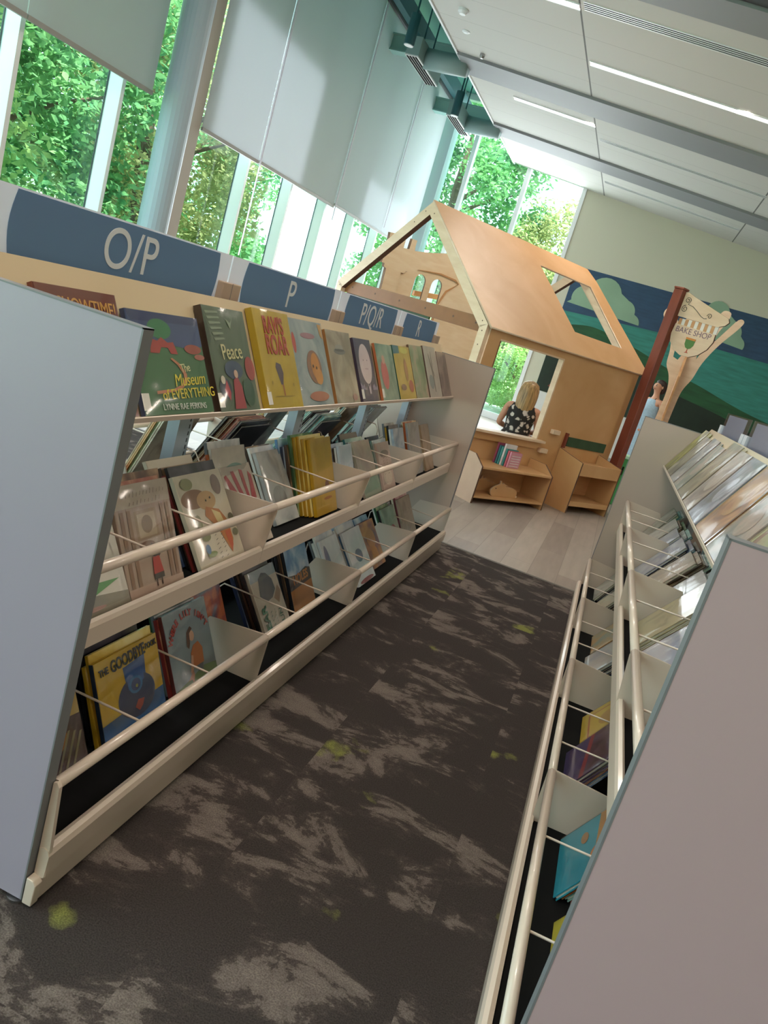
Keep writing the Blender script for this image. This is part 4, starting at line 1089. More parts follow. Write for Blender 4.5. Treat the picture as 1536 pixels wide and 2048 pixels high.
rfiled(2.80, .26, .10, 34, .26, None, 1, 'bright yellow framed picture book in the right bottom bin', 'yellow framed book, right bottom bin', ('yellow', 'black'), front=cov('#c0a02c'), shapes=[('p', [(.12, .12), (.88, .12), (.88, .88), (.12, .88)], '#a8562c'), ('p', [(.15, .15), (.85, .15), (.85, .85), (.15, .85)], '#c8a63a'), ('e', .5, .5, .22, .2, '#b88a40')])
rfiled(2.46, .26, .06, 30, .27, ('#2b2226', '#5a2c30', '#4a3a62', '#6a6f4a'), 1, 'dark plum and red picture book in the right bottom bin', 'plum and red book, right bottom bin', ('purple', 'red', 'dark blue'), shapes=[('p', [(0, 0), (1, 0), (1, .25), (0, .4)], '#40305c'), ('p', [(0, .40), (1, .25), (1, .32), (0, .47)], '#8a2c30')])
rfiled(1.94, .26, .08, 30, .26, None, 1, 'teal picture book with orange figures showing past the right panel edge', 'teal book with orange figures', ('orange', 'teal', 'red'), front=cov('#2a8a9c'), spine=cov('#1e1e22'), shapes=[('p', [(0, .55), (1, .45), (1, 1), (0, 1)], '#b87c3c'), ('e', .4, .72, .3, .14, '#a83c34'), ('e', .7, .55, .16, .12, '#c8702c'), ('e', .3, .35, .1, .05, '#9a6a3c'), ('p', [(.8, .5), (.9, .5), (.9, 1), (.8, 1)], '#c9b27c')])
rfiled(1.60, .24, .09, 30, .26, None, 1, 'yellow picture book low beside the teal one in the right bottom bin', 'low yellow book beside the teal one', ('yellow',), front=cov('#b8a83c'))

#@@PART3
# ------------------------------------------------------------------ the plywood play house
HN = Vector((0.8267, -0.5627, 0)); HH = Vector((0.5627, 0.8267, 0))
MH = basis(HN, HH, (0, 0, 1), (0, 0, 0))
def sheet(outer, holes, th, M, name, mats, parent, bevel=0):
    """a flat board cut to an outline with openings; outline in the XY plane of M, thickness along Z"""
    cu = bpy.data.curves.new('c', 'CURVE'); cu.dimensions = '2D'; cu.fill_mode = 'BOTH'; cu.extrude = th / 2
    for poly in [outer] + list(holes):
        sp_ = cu.splines.new('POLY'); sp_.points.add(len(poly) - 1)
        for i, (a, b_) in enumerate(poly): sp_.points[i].co = (a, b_, 0, 1)
        sp_.use_cyclic_u = True
    o = bpy.data.objects.new('c', cu); COL.objects.link(o)
    dg = bpy.context.evaluated_depsgraph_get()
    me = bpy.data.meshes.new_from_object(o.evaluated_get(dg))
    bpy.data.objects.remove(o); bpy.data.curves.remove(cu)
    me.transform(M)
    if parent is not None and parent.get('_o') is not None: me.transform(Matrix.Translation(-Vector(parent['_o'])))
    bm = bmesh.new(); bm.from_mesh(me); bmesh.ops.remove_doubles(bm, verts=bm.verts, dist=1e-5); bmesh.ops.recalc_face_normals(bm, faces=bm.faces); bm.to_mesh(me); bm.free()
    me.materials.clear()
    if not isinstance(mats, (list, tuple)): mats = [mats]
    for q in mats: me.materials.append(q)
    if len(mats) > 1:
        nz = (M.to_3x3() @ Vector((0, 0, 1))).normalized()
        for p in me.polygons: p.material_index = 0 if abs(p.normal.dot(nz)) > 0.9 else 1
    me.name = name
    ob = bpy.data.objects.new(name, me); COL.objects.link(ob)
    if parent is not None: ob.parent = parent
    return ob
hc = MH @ Vector((-6.0, 6.1, 0))
house = thing('play_house', 'big plywood play house with pitched roof, open gable and a large front window', 'play house', tuple(hc))
# front wall: sheet in the (s, z) plane at N = -4.85
def PS(N): return MH @ basis((0, 1, 0), (0, 0, 1), (1, 0, 0), (N, 0, 0))       # x -> s, y -> z
def PN(s): return MH @ basis((1, 0, 0), (0, 0, 1), (0, 1, 0), (0, s, 0))       # x -> N, y -> z
sheet([(4.95, 0), (7.24, 0), (7.24, 1.475), (4.95, 1.475)], [[(5.11, .61), (6.0, .61), (6.0, 1.39), (5.11, 1.39)]], 0.018, PS(-4.851), 'front_wall', [M_ply, M_plyl], house)
b = MB(); b.box(-4.90, -4.84, 5.995, 6.012, .61, 1.39); b.box(-4.90, -4.84, 5.10, 6.01, 1.385, 1.40); b.build('window_jamb', M_plyl, house, M=MH)
b = MB(); b.box(-4.94, -4.842, 5.098, 5.112, .61, 1.39); b.build('window_jamb', M_post_red, house, M=MH)
b = MB(); b.box(-4.90, -4.775, 5.04, 6.07, .588, .612); b.build('window_sill', M_plyl, house, M=MH, bevel=0.003)
b = MB(); b.box(-4.842, -4.815, 5.08, 6.02, .52, .588); b.build('sill_apron', M_ply, house, M=MH, bevel=0.002)
# gable frames
def gable(s0, s1, nm):
    T = 0.095
    rp = [(-4.855, 1.485), (-6.01, 2.405), (-7.165, 1.50)]
    import math as _m
    # legs
    b = MB(); b.prism([(-4.855, s0, 0), (-4.945, s0, 0), (-4.945, s0, 1.46), (-4.855, s0, 1.485)], (0, s1 - s0, 0)); b.build('gable_post', [M_plyl], house, M=MH)
    b = MB(); b.prism([(-7.165, s0, 0), (-7.075, s0, 0), (-7.075, s0, 1.46), (-7.165, s0, 1.50)], (0, s1 - s0, 0)); b.build('gable_post', [M_plyl], house, M=MH)
    b = MB(); b.prism([(-4.855, s0, 1.485), (-6.01, s0, 2.405), (-6.01, s0, 2.285), (-4.945, s0, 1.44)], (0, s1 - s0, 0), 0, 1); b.build('rafter', [M_plyl, M_plye], house, M=MH)  # dark rafter edges: ply edge colour with shade painted in
    b = MB(); b.prism([(-7.165, s0, 1.50), (-6.01, s0, 2.405), (-6.01, s0, 2.285), (-7.075, s0, 1.44)], (0, s1 - s0, 0), 0, 1); b.build('rafter', [M_plyl, M_plye], house, M=MH)
gable(4.905, 4.965, 'near'); gable(7.19, 7.24, 'far')
b = MB(); b.box(-7.10, -4.92, 4.955, 4.985, 1.405, 1.53); tb = b.build('tie_beam', mat('tie_beam_brown', '#8a5830', 0.5, noise=.08), house, M=MH)
b = MB()
for x in (-6.95, -6.55, -6.15, -5.75, -5.35, -5.05): b.tube([(x, 4.9535, 1.47), (x, 4.956, 1.47)], 0.010, 10)
b.build('screw_caps', M_plye, house, M=MH)
b = MB()
for (x, z) in ((-5.95, 2.30), (-6.08, 2.31), (-6.2, 2.2), (-4.90, 1.30), (-4.90, 1.42), (-4.93, 1.50), (-7.12, 1.46), (-7.10, 1.36)): b.tube([(x, 4.9035, z), (x, 4.906, z)], 0.006, 8)
b.build('screws', M_plye, house, M=MH)
b = MB(); b.box(-7.08, -5.70, 4.99, 5.005, 1.27, 1.41); b.build('chalk_rail', mat('dark_green_board', '#2c4a2a', 0.5), house, M=MH)
# roof slope towards the viewer: x -> s, y -> up the slope
E0 = Vector((-4.815, 0, 1.475)); E1 = Vector((-6.01, 0, 2.412)); 
sl = (E1 - E0); LEN = sl.length; sl.normalize()
MR = MH @ basis((0, 1, 0), sl, Vector((0, 1, 0)).cross(sl), E0)
RT = lambda pts: [(s_, t_ * LEN) for s_, t_ in pts]
def off_roof(s_, t_): return (s_, t_ * LEN)
sheet(RT([(4.90, -0.01), (7.24, 0.0), (7.385, .06), (7.355, .88), (7.30, .995), (4.90, 1.0)]), [RT([(6.28, .205), (7.095, .205), (7.15, .79), (6.27, .79)])], 0.018, MR, 'roof_panel', [M_ply, M_plyl], house)
b = MB(); b.prism([(7.095, .205 * LEN, -0.07), (7.15, .79 * LEN, -0.07), (7.17, .79 * LEN, -0.07), (7.115, .205 * LEN, -0.07)], (0, 0, 0.066)); b.build('roof_opening_edge', M_plyl, house, M=MR)
# castle shaped side of the house
M_castle = plywood('plywood_castle', '#e6cda8', '#f2e0c2', 0.5, 3.0, (1, 1, 5))
castle = [(5.56, 0), (5.55, 1.59), (5.54, 1.78), (5.505, 1.79), (5.50, 1.825), (5.46, 1.825), (5.475, 2.06), (5.464, 2.15), (5.54, 2.16), (5.545, 2.08), (5.60, 2.08), (5.60, 2.15), (5.70, 2.15), (5.70, 2.045), (5.78, 2.055), (5.785, 2.17), (5.86, 2.172)]
arch = lambda cx, r, z0, zt: [(cx - r, z0), (cx + r, z0)] + [(cx + r * math.cos(a_), zt - r + r * math.sin(a_)) for a_ in [PI * i / 12 for i in range(13)]]
sheet(castle + [(5.885, 2.06), (6.1, 2.10), (6.35, 2.16), (6.8, 2.2), (7.22, 2.2), (7.24, 0)], [arch(6.085, .082, .9, 1.845), arch(6.345, .085, 1.0, 1.855)], 0.018, PS(-7.29), 'castle_wall', [M_castle, M_plye], house)
sheet(castle + [(5.85, 1.82), (5.82, 1.82), (5.81, 1.79), (5.76, 1.79), (5.745, 0)], [], 0.016, PS(-7.268), 'castle_tower', [M_castle, M_plye], house)
sheet([(6.46, .3), (6.44, 1.57), (6.52, 1.75), (6.67, 1.885), (6.6, 1.92), (6.35, 1.93), (6.12, 1.90), (6.0, 1.88), (6.35, 1.915), (6.62, 1.90), (6.66, 1.875), (6.50, 1.76), (6.42, 1.57), (6.44, .3)], [], 0.012, PS(-7.275), 'arch_moulding', M_plyi, house)
b = MB(); b.prism([(-7.5, 6.2, 1.60), (-7.5, 6.9, 1.68), (-7.5, 6.9, 1.74), (-7.5, 6.2, 1.66)], (0.04, 0, 0)); b.box(-7.52, -7.46, 6.0, 6.12, .3, 1.72); b.build('castle_brace', M_plyi, house, M=MH)
# pegs, slot strip and green board on the front wall
for s_, z_ in ((6.215, .715), (6.12, .515)):
    b = MB(); b.box(-4.842, -4.80, s_ - .055, s_ + .055, z_ - .022, z_ + .022); b.build('wooden_peg', M_plyl, house, M=MH, bevel=0.004)
b = MB(); b.box(-4.842, -4.815, 6.40, 6.43, .58, .73); b.build('wooden_strip', M_post_red, house, M=MH)
b = MB(); b.box(-4.842, -4.832, 6.46, 7.11, .60, .695); b.build('green_board', mat('chalkboard_green', '#2f4d33', 0.6, noise=0.15), house, M=MH)

def cabinet(name, label, s0, s1, zf, zb, nb, parts):
    t = thing(name, label, 'cabinet', tuple(MH @ Vector((-4.68, (s0 + s1) / 2, 0))))
    for s_ in (s0, s1 - 0.018):
        b = MB(); b.prism([(-4.838, s_, 0), (-4.52, s_, 0), (-4.52, s_, zf), (nb, s_, zb), (-4.838, s_, zb)], (0, 0.018, 0), 0, 1)
        b.build('side_panel', [mat('ply_pale_reflection', '#bd9c87', 0.4, noise=0.08, nscale=5) if s_ == s0 and s0 < 5.5 else M_ply, M_plye], t, M=MH)  # low cabinet's left panel: light reflection put into a paler colour
    for nm, box, mt in parts:
        b = MB(); b.box(*box); b.build(nm, mt, t, M=MH, bevel=0.0015)
    return t
cab1 = cabinet('low_cabinet', 'low plywood cabinet with open shelf and rabbit cut-outs under the house window', 5.03, 6.02, .335, .42, -4.64,
    [('top_board', (-4.838, -4.52, 5.048, 6.002, .318, .336), M_ply), ('bottom_shelf', (-4.838, -4.525, 5.048, 6.002, .050, .068), M_ply), ('back_panel', (-4.838, -4.828, 5.048, 6.002, .068, .318), M_plyi)])
cab2 = cabinet('low_cabinet', 'taller plywood cabinet with deep front apron beside the reddish post', 6.385, 7.07, .515, .575, -4.838,
    [('top_board', (-4.838, -4.54, 6.403, 7.052, .455, .473), M_ply), ('front_apron', (-4.538, -4.52, 6.403, 7.052, .39, .512), M_ply), ('bottom_apron', (-4.538, -4.52, 6.403, 7.052, .075, .125), M_ply), ('bottom_shelf', (-4.838, -4.54, 6.403, 7.052, .10, .118), M_ply), ('back_panel', (-4.838, -4.828, 6.403, 7.052, .12, .455), M_plyi)])
# rabbits
rab = smooth_curve([(0, .02), (-.01, .055), (.02, .085), (.05, .10), (.085, .115), (.09, .145), (.115, .118), (.14, .125), (.20, .105), (.16, .10), (.22, .095), (.30, .085), (.345, .055), (.35, .025), (.365, .012), (.35, 0), (.30, 0), (.15, 0), (.03, 0), (0, .02)], 4)
for i, (N, s_, lab, sc) in enumerate(((-4.60, 5.33, 'pale plywood rabbit cut-out lying in front in the low cabinet', 1.0), (-4.72, 5.20, 'second plywood rabbit in the shadow behind the pale one', 1.0))):
    t = thing('wooden_rabbit', lab, 'wooden rabbit', tuple(MH @ Vector((N, s_ + .17, .069))), 'plywood rabbits in the cabinet')
    pts = []
    for p in rab:
        if not pts or (abs(p[0] - pts[-1][0]) + abs(p[1] - pts[-1][1])) > 1e-4: pts.append(p)
    sheet([(s_ + p[0] * sc, .0695 + p[1] * sc) for p in pts[:-1]], [], 0.02, PS(N), 'body', [M_ply, M_plyl], t)
    b = MB(); b.tube([(N + .0102, s_ + .045, .0695 + .072), (N + .0125, s_ + .045, .0695 + .072)], .006, 10); b.build('eye', M_plye, t, M=MH)
    b = MB(); b.tube([(N + .0102, s_ + .35, .0695 + .014), (N + .0125, s_ + .35, .0695 + .014)], .009, 10); b.build('tail', M_plyl, t, M=MH)
# small picture books upright on the cabinet
for i in range(7):
    c = ('#8a3c56', '#2f6f78', '#3f8f8c', '#d6cfcf', '#2f7f7c', '#c0606c', '#c88a9c')[i]
    N = -4.76 + i * 0.022
    Mx = MH @ basis((0, 1, 0), (-1, 0, 0), (0, 0, 1), (N, 5.50 + i * .008, .3375))
    nm = ('deep pink', 'dark teal', 'teal', 'white', 'sea green', 'rose', 'light pink')[i]
    book(Mx, .15, (.19, .17, .165, .20, .16, .15, .145)[i], .018, cov(c), '%s small book standing upright on the low cabinet under the window' % nm, shapes=[('p', [(.1, .1 + .16 * j), (.9, .1 + .16 * j), (.9, .15 + .16 * j), (.1, .15 + .16 * j)], '#d8d0d4') for j in range(5)], group='small upright books on the low cabinet')

# reddish post with the bake shop sign
t = thing('sign_post', 'tall reddish brown square wooden post at the corner of the play house', 'post', tuple(MH @ Vector((-4.785, 7.32, 0))))
b = MB(); b.box(-4.815, -4.712, 7.245, 7.345, 0, 2.385); b.build('post', M_post_red, t, M=MH, bevel=0.006)
b = MB(); b.prism([(-4.82, 7.24, 2.385), (-4.707, 7.24, 2.385), (-4.707, 7.35, 2.385), (-4.82, 7.35, 2.385)], (0, 0, 0.02)); b.build('post_cap', M_post_red, t, M=MH, bevel=0.005)
sg = thing('hanging_shop_sign', 'plywood bake shop sign with scroll bracket hanging from the reddish post', 'sign', tuple(MH @ Vector((-4.5, 7.32, 1.76))))
sheet([(-4.710, 2.375), (-4.67, 2.372), (-4.60, 2.345), (-4.35, 2.262), (-4.17, 2.205), (-4.15, 2.17), (-4.18, 2.135), (-4.25, 2.108), (-4.55, 2.125), (-4.710, 2.135)], [], 0.02, PN(7.32), 'bracket_board', [M_plyl, M_plye], sg)
sheet([(-4.70, 2.062), (-4.24, 2.035), (-4.235, 1.96), (-4.27, 1.88), (-4.34, 1.81), (-4.43, 1.77), (-4.53, 1.77), (-4.62, 1.81), (-4.69, 1.88), (-4.71, 1.96)], [], 0.02, PN(7.32), 'sign_board', [M_plyl, M_plye], sg)
b = MB(); b2 = MB()
for i in range(12):
    n0 = -4.68 + i * .037
    (b if i % 2 else b2).box(n0, n0 + .036, 7.314, 7.326, 2.035 + .002 * (12 - i) , 2.118)
b.build('awning_stripes', mat('awning_white', '#ddd8d0', 0.5), sg, M=MH); b2.build('awning_stripes', M_plyi, sg, M=MH)
MT = MH @ basis((1, 0, 0), (0, 0, 1), (0, -1, 0), (-4.475, 7.3085, 2.005)) @ Matrix.Rotation(-0.03, 4, 'Z')
text('BAKE SHOP', .078, MT, mat('sign_mauve', '#7c6070', 0.6), 'lettering', sg)
b = MB(); b.prism([(-4.525, 7.3095, 1.955), (-4.415, 7.3095, 1.95), (-4.42, 7.3095, 1.885), (-4.44, 7.3095, 1.855), (-4.47, 7.3095, 1.842), (-4.50, 7.3095, 1.855), (-4.52, 7.3095, 1.885)], (0, -.002, 0)); b.build('painted_cup', mat('cup_green', '#4f7a3c', 0.6), sg, M=MH)
b = MB(); b.prism([(-4.525, 7.307, 1.955), (-4.415, 7.307, 1.95), (-4.416, 7.307, 1.93), (-4.524, 7.307, 1.935)], (0, -.001, 0)); b.build('painted_cup_rim', mat('cup_orange', '#c8823a', 0.6), sg, M=MH)
b = MB(); b.prism([(-4.474, 7.3095, 1.842), (-4.466, 7.3095, 1.842), (-4.464, 7.3095, 1.815), (-4.445, 7.3095, 1.805), (-4.495, 7.3095, 1.805), (-4.476, 7.3095, 1.815)], (0, -.002, 0)); b.build('painted_cup_foot', mat('cup_red', '#b04a34', 0.6), sg, M=MH)
def spiral(cx, cz, r, a0, turns, n=26, sgn=1):
    return [(cx + r * (1 - .75 * i / n) * math.cos(a0 + sgn * turns * 2 * PI * i / n), 7.3085, cz + r * (1 - .75 * i / n) * math.sin(a0 + sgn * turns * 2 * PI * i / n)) for i in range(n + 1)]
b = MB()
b.tube(spiral(-4.655, 2.30, .032, 0, 1.4), .003, 6); b.tube(spiral(-4.66, 2.215, .036, PI / 2, 1.5), .003, 6); b.tube(spiral(-4.37, 2.19, .028, PI, 1.2, sgn=-1), .003, 6)
b.tube([(-4.623, 7.3085, 2.30), (-4.64, 7.3085, 2.262), (-4.58, 7.3085, 2.25), (-4.52, 7.3085, 2.215), (-4.46, 7.3085, 2.175), (-4.42, 7.3085, 2.16), (-4.39, 7.3085, 2.165)], .003, 6)
b.build('scroll_lines', mat('scroll_dark', '#3c3430', 0.5), sg, M=MH)

# plywood tree
t = thing('wooden_tree', 'tall pale plywood tree cut-out with forked branches behind the bake shop sign', 'wooden tree', (.5, 10.0, 0))
tr = smooth_curve([(.42, 0), (.425, .6), (.43, 1.05), (.44, 1.4), (.40, 1.58), (.33, 1.70), (.31, 1.86), (.27, 2.0), (.19, 2.12), (.10, 2.22), (.12, 2.30), (.22, 2.27), (.32, 2.16), (.37, 2.30), (.40, 2.42), (.48, 2.42), (.49, 2.25), (.50, 2.05), (.57, 2.02), (.63, 2.20), (.68, 2.36), (.72, 2.44), (.80, 2.43), (.79, 2.32), (.745, 2.20), (.73, 2.08), (.80, 2.20), (.90, 2.385), (.965, 2.377), (.93, 2.28), (.80, 2.06), (.70, 1.82), (.66, 1.62), (.60, 1.45), (.585, 1.2), (.575, .6), (.57, 0)], 4)
sheet(tr, [[(.62, 1.84), (.665, 1.98), (.655, 2.06), (.61, 1.96)], [(.37, 1.80), (.43, 1.78), (.46, 1.86), (.40, 1.92), (.36, 1.88)]], 0.03, basis((1, 0, 0), (0, 0, 1), (0, -1, 0), (0, 10.0, 0)), 'tree_board', [M_plyl, M_plyi], t)
b = MB(); b.prism([(.492, 9.84, 0), (.492, 9.86, 1.2), (.492, 9.80, 1.6), (.492, 9.92, 1.9), (.492, 9.984, 1.95), (.492, 9.984, 0)], (.022, 0, 0)); b.build('tree_fin', M_plyi, t)
# green tub behind the right shelf
t = thing('green_tub', 'green patterned tub standing at the foot of the reddish post', 'tub', (.235, 9.5, 0))
b = MB(); b.prism([(.13, 9.4, 0), (.34, 9.4, 0), (.34, 9.6, 0), (.13, 9.6, 0)], (0, 0, .57)); b.build('tub_body', mat('tub_green', '#3f8a4c', 0.45), t, bevel=.01)
b = MB(); b.box(.12, .35, 9.39, 9.61, .55, .59); b.build('tub_rim', mat('tub_rim_pale', '#a8d0b0', 0.4), t, bevel=.008)
b = MB()
for i in range(5): b.box(.15 + i * .037, .168 + i * .037, 9.394, 9.399, .36, .46)
b.build('dark_bars', M_black, t)

# ------------------------------------------------------------------ people
def body(name, J, E, R, root_i, M, mt, parent, sub=2):
    me = bpy.data.meshes.new(name); me.from_pydata([tuple(M @ Vector(p)) for p in J], E, []); me.update()
    o = bpy.data.objects.new(name, me); COL.objects.link(o)
    sk = o.modifiers.new('skin', 'SKIN'); sk.use_smooth_shade = True
    lay = me.skin_vertices[0] if me.skin_vertices else None
    if lay is None:
        bm = bmesh.new(); bm.from_mesh(me); bm.verts.layers.skin.verify(); bm.to_mesh(me); bm.free(); lay = me.skin_vertices[0]
    for i, r in enumerate(R):
        lay.data[i].radius = (r, r) if not isinstance(r, tuple) else r
        lay.data[i].use_root = (i == root_i)
    sb = o.modifiers.new('sub', 'SUBSURF'); sb.levels = sub; sb.render_levels = sub
    dg = bpy.context.evaluated_depsgraph_get()
    m2 = bpy.data.meshes.new_from_object(o.evaluated_get(dg))
    bpy.data.objects.remove(o)
    if parent is not None: m2.transform(Matrix.Translation(-Vector(parent['_o'])))
    m2.materials.clear(); m2.materials.append(mt)
    for p in m2.polygons: p.use_smooth = True
    ob = bpy.data.objects.new(name, m2); COL.objects.link(ob)
    if parent is not None: ob.parent = parent
    return ob

def skeleton(pose):
    J = []; E = []; R = []
    def add(p, r, par=None):
        J.append(p); R.append(r)
        if par is not None: E.append((par, len(J) - 1))
        return len(J) - 1
    pz = pose['pelvis']
    v = Vector
    pel = add(pz, .125)
    wa = add(pose['waist'], .10, pel); ch = add(pose['chest'], .115, wa); nb = add(pose['neckbase'], .062, ch)
    nk = add(pose['neck'], .046, nb); hl = add(pose['jaw'], .064, nk); hm = add(pose['head'], .090, hl); ht = add(pose['crown'], .076, hm)
    if 'nose' in pose: add(pose['nose'], .012, hm)
    for s in ('l', 'r'):
        sh, el, wr, pa = pose['arm_' + s]
        i = add(sh, .050, ch); i = add(tuple((v(sh) + (v(el) - v(sh)) * .4)), .043, i); i = add(el, .034, i); i = add(tuple(v(el) + (v(wr) - v(el)) * .35), .034, i); i = add(wr, .023, i); i = add(pa, .027, i)
        d = (v(pa) - v(wr)).normalized(); side = d.cross(v((0, 1, 0.2))).normalized(); dn = v(pose.get('curl', (0, .3, -.2)))
        for q, (off, ln) in enumerate(((-.024, .062), (-.008, .072), (.008, .068), (.024, .052))):
            k1 = add(tuple(v(pa) + d * .030 + side * off), .0095, i); k2 = add(tuple(v(pa) + d * (.030 + ln * .5) + side * off * 1.15 + dn * .02), .0085, k1); add(tuple(v(pa) + d * (.030 + ln * .9) + side * off * 1.2 + dn * .06), .007, k2)
        k1 = add(tuple(v(wr) + d * .03 + side * -.034), .010, i); add(tuple(v(wr) + d * .065 + side * -.05 + dn * .03), .008, k1)
        hip, kn, an, toe = pose['leg_' + s]
        i = add(hip, .088, pel); i = add(tuple((v(hip) + v(kn)) / 2), .072, i); i = add(kn, .052, i); i = add(tuple(v(kn) + (v(an) - v(kn)) * .35), .052, i); i = add(an, .034, i); add(toe, .028, i)
    return J, E, R

def loft(rings, seg=24, wave=0.0, wn=7, seed=0):
    """rings: (cx, cy, z, rx, ry)"""
    b = MB(); N = len(rings)
    for i, (cx, cy, z, rx, ry) in enumerate(rings):
        for j in range(seg):
            a = 2 * PI * j / seg
            w = 1 + wave * (i / (N - 1)) * math.sin(a * wn + seed)
            b.v.append((cx + rx * w * math.cos(a), cy + ry * w * math.sin(a), z))
    for i in range(N - 1):
        for j in range(seg):
            j2 = (j + 1) % seg
            b.f.append((i * seg + j, i * seg + j2, (i + 1) * seg + j2, (i + 1) * seg + j)); b.mi.append(0)
    return b

# woman standing by the tree, facing left in the picture (world -x, a little towards us)
wp = (0.43, 12.3, 0)
w1 = thing('person', 'standing person with dark hair in a long light blue dress between post and tree', 'person', wp)
s = 0.905
MW = Matrix.Translation(wp) @ Matrix.Rotation(math.radians(125), 4, 'Z') @ Matrix.Scale(s, 4)
pose = dict(pelvis=(0, 0, .92), waist=(0, .01, 1.06), chest=(0, .01, 1.25), neckbase=(0, -.01, 1.41), neck=(0, 0, 1.475), jaw=(0, .025, 1.535), head=(0, .005, 1.60), crown=(0, -.005, 1.655), nose=(0, .112, 1.575),
            arm_l=((-.165, -.01, 1.37), (-.23, -.10, 1.13), (-.16, .03, .95), (-.13, .09, .91)), arm_r=((.165, -.01, 1.37), (.235, -.12, 1.13), (.15, .02, .96), (.12, .08, .92)),
            leg_l=((-.09, 0, .88), (-.10, .02, .48), (-.10, -.01, .08), (-.12, .13, .03)), leg_r=((.09, 0, .88), (.10, .02, .48), (.10, -.01, .08), (.12, .13, .03)))
J, E_, R = skeleton(pose)
body('body', J, E_, [r * s for r in R], 0, MW, M_skin, w1)
dress = [(0, .0, 1.385, .085, .07), (0, .0, 1.36, .13, .095), (0, .012, 1.28, .150, .125), (0, .03, 1.22, .155, .155), (0, .02, 1.14, .148, .145), (0, .02, 1.06, .150, .150), (0, .02, .98, .170, .165), (0, .01, .88, .185, .175), (0, .01, .74, .20, .185), (0, 0, .60, .22, .20), (0, 0, .44, .245, .22), (0, 0, .36, .25, .225)]
loft(dress, 28, .05, 8).build('dress', mat('dress_light_blue', '#9db6c8', 0.8, noise=0.12, nscale=30), w1, smooth=True, M=MW)
hair = loft([(0, -.005, 1.712, .01, .01), (0, -.01, 1.70, .05, .055), (0, -.02, 1.67, .083, .088), (0, -.045, 1.62, .090, .072), (0, -.065, 1.57, .082, .055), (0, -.07, 1.52, .062, .040), (0, -.07, 1.49, .03, .03)], 20, .03, 9)
hair.ell((0, -.125, 1.60), .04, .04, .045)
hair.build('hair', mat('hair_dark_brown', '#33221c', 0.5), w1, smooth=True, M=MW)
b = MB()
for x in (-.032, .032): b.ell((x, .088, 1.600), .013, .008, .008)
for x in (-.033, .033): b.ell((x, .090, 1.625), .018, .006, .004)
b.build('eyes', mat('eye_dark', '#2c2220', 0.3), w1, M=MW)
b = MB(); b.ell((0, .090, 1.545), .022, .010, .006); b.build('mouth', mat('lips', '#a05a50', 0.5), w1, M=MW)
b = MB()
for sx in (-1, 1): b.ell((sx * .083, .0, 1.59), .009, .017, .024)
b.build('ears', M_skin, w1, smooth=True, M=MW)
b = MB(); b.tube([(-.07, .03, 1.41), (-.045, .08, 1.33), (0, .13, 1.24), (.045, .08, 1.33), (.07, .03, 1.41)], .004, 6); b.build('lanyard', M_black, w1, M=MW)
b = MB()
for sx in (-1, 1): b.ell((sx * .11, .06, .032), .048, .125, .032)
b.build('shoes', mat('shoe_dark', '#2a2628', 0.5), w1, smooth=True, M=MW)

# seated woman seen from behind through the house window
wp = (-0.975, 8.95, 0)
w2 = thing('person', 'seated person with blonde hair and black floral top, seen through the play house window', 'person', wp)
MW = Matrix.Translation((wp[0], wp[1], .02)) @ Matrix.Rotation(math.radians(2), 4, 'Z') @ Matrix.Diagonal((1, 1, 1, 1))
pose = dict(pelvis=(0, 0, .36), waist=(0, .02, .48), chest=(0, .01, .66), neckbase=(0, 0, .80), neck=(0, .01, .85), jaw=(0, .035, .90), head=(0, .02, .955), crown=(0, .01, 1.0), nose=(0, .13, .93),
            arm_l=((-.165, .0, .755), (-.225, .04, .52), (-.13, .24, .47), (-.09, .31, .47)), arm_r=((.165, .0, .755), (.215, .06, .53), (.10, .26, .48), (.05, .32, .48)),
            leg_l=((-.09, .03, .33), (-.13, .40, .42), (-.12, .42, .06), (-.13, .54, .01)), leg_r=((.09, .03, .33), (.13, .40, .42), (.12, .42, .06), (.13, .54, .01)))
J, E_, R = skeleton(pose)
body('body', J, E_, R, 0, MW, M_skin, w2)
def floral():
    mt = bpy.data.materials.new('floral_fabric'); mt.use_nodes = True
    n, l = mt.node_tree.nodes, mt.node_tree.links
    bb = n['Principled BSDF']; bb.inputs['Roughness'].default_value = .8
    t_ = n.new('ShaderNodeTexCoord'); vo = n.new('ShaderNodeTexVoronoi'); vo.inputs['Scale'].default_value = 17; vo.feature = 'F1'
    nz = n.new('ShaderNodeTexNoise'); nz.inputs['Scale'].default_value = 9; ad = n.new('ShaderNodeVectorMath'); ad.operation = 'MULTIPLY_ADD'; ad.inputs[1].default_value = (.12, .12, .12)
    l.new(t_.outputs['Object'], nz.inputs['Vector']); l.new(nz.outputs['Color'], ad.inputs[0]); l.new(t_.outputs['Object'], ad.inputs[2]); l.new(ad.outputs[0], vo.inputs['Vector'])
    rp = n.new('ShaderNodeValToRGB'); rp.color_ramp.elements[0].position = .30; rp.color_ramp.elements[0].color = lin('#cfc4bb'); rp.color_ramp.elements[1].position = .44; rp.color_ramp.elements[1].color = lin('#23211f')
    l.new(vo.outputs['Distance'], rp.inputs[0]); l.new(rp.outputs[0], bb.inputs['Base Color'])
    return mt
loft([(0, 0, .805, .075, .06), (0, 0, .785, .13, .085), (0, 0, .74, .165, .11), (0, .01, .66, .165, .13), (0, .02, .58, .152, .128), (0, .02, .48, .148, .125), (0, .01, .40, .165, .14), (0, .0, .30, .185, .155), (0, 0, .25, .18, .15)], 28, .02, 6).build('floral_top', floral(), w2, smooth=True, M=MW)
Mh = mat('hair_blonde', '#a88a60', 0.45, noise=0.55, nscale=26, stretch=(3, 3, .25))
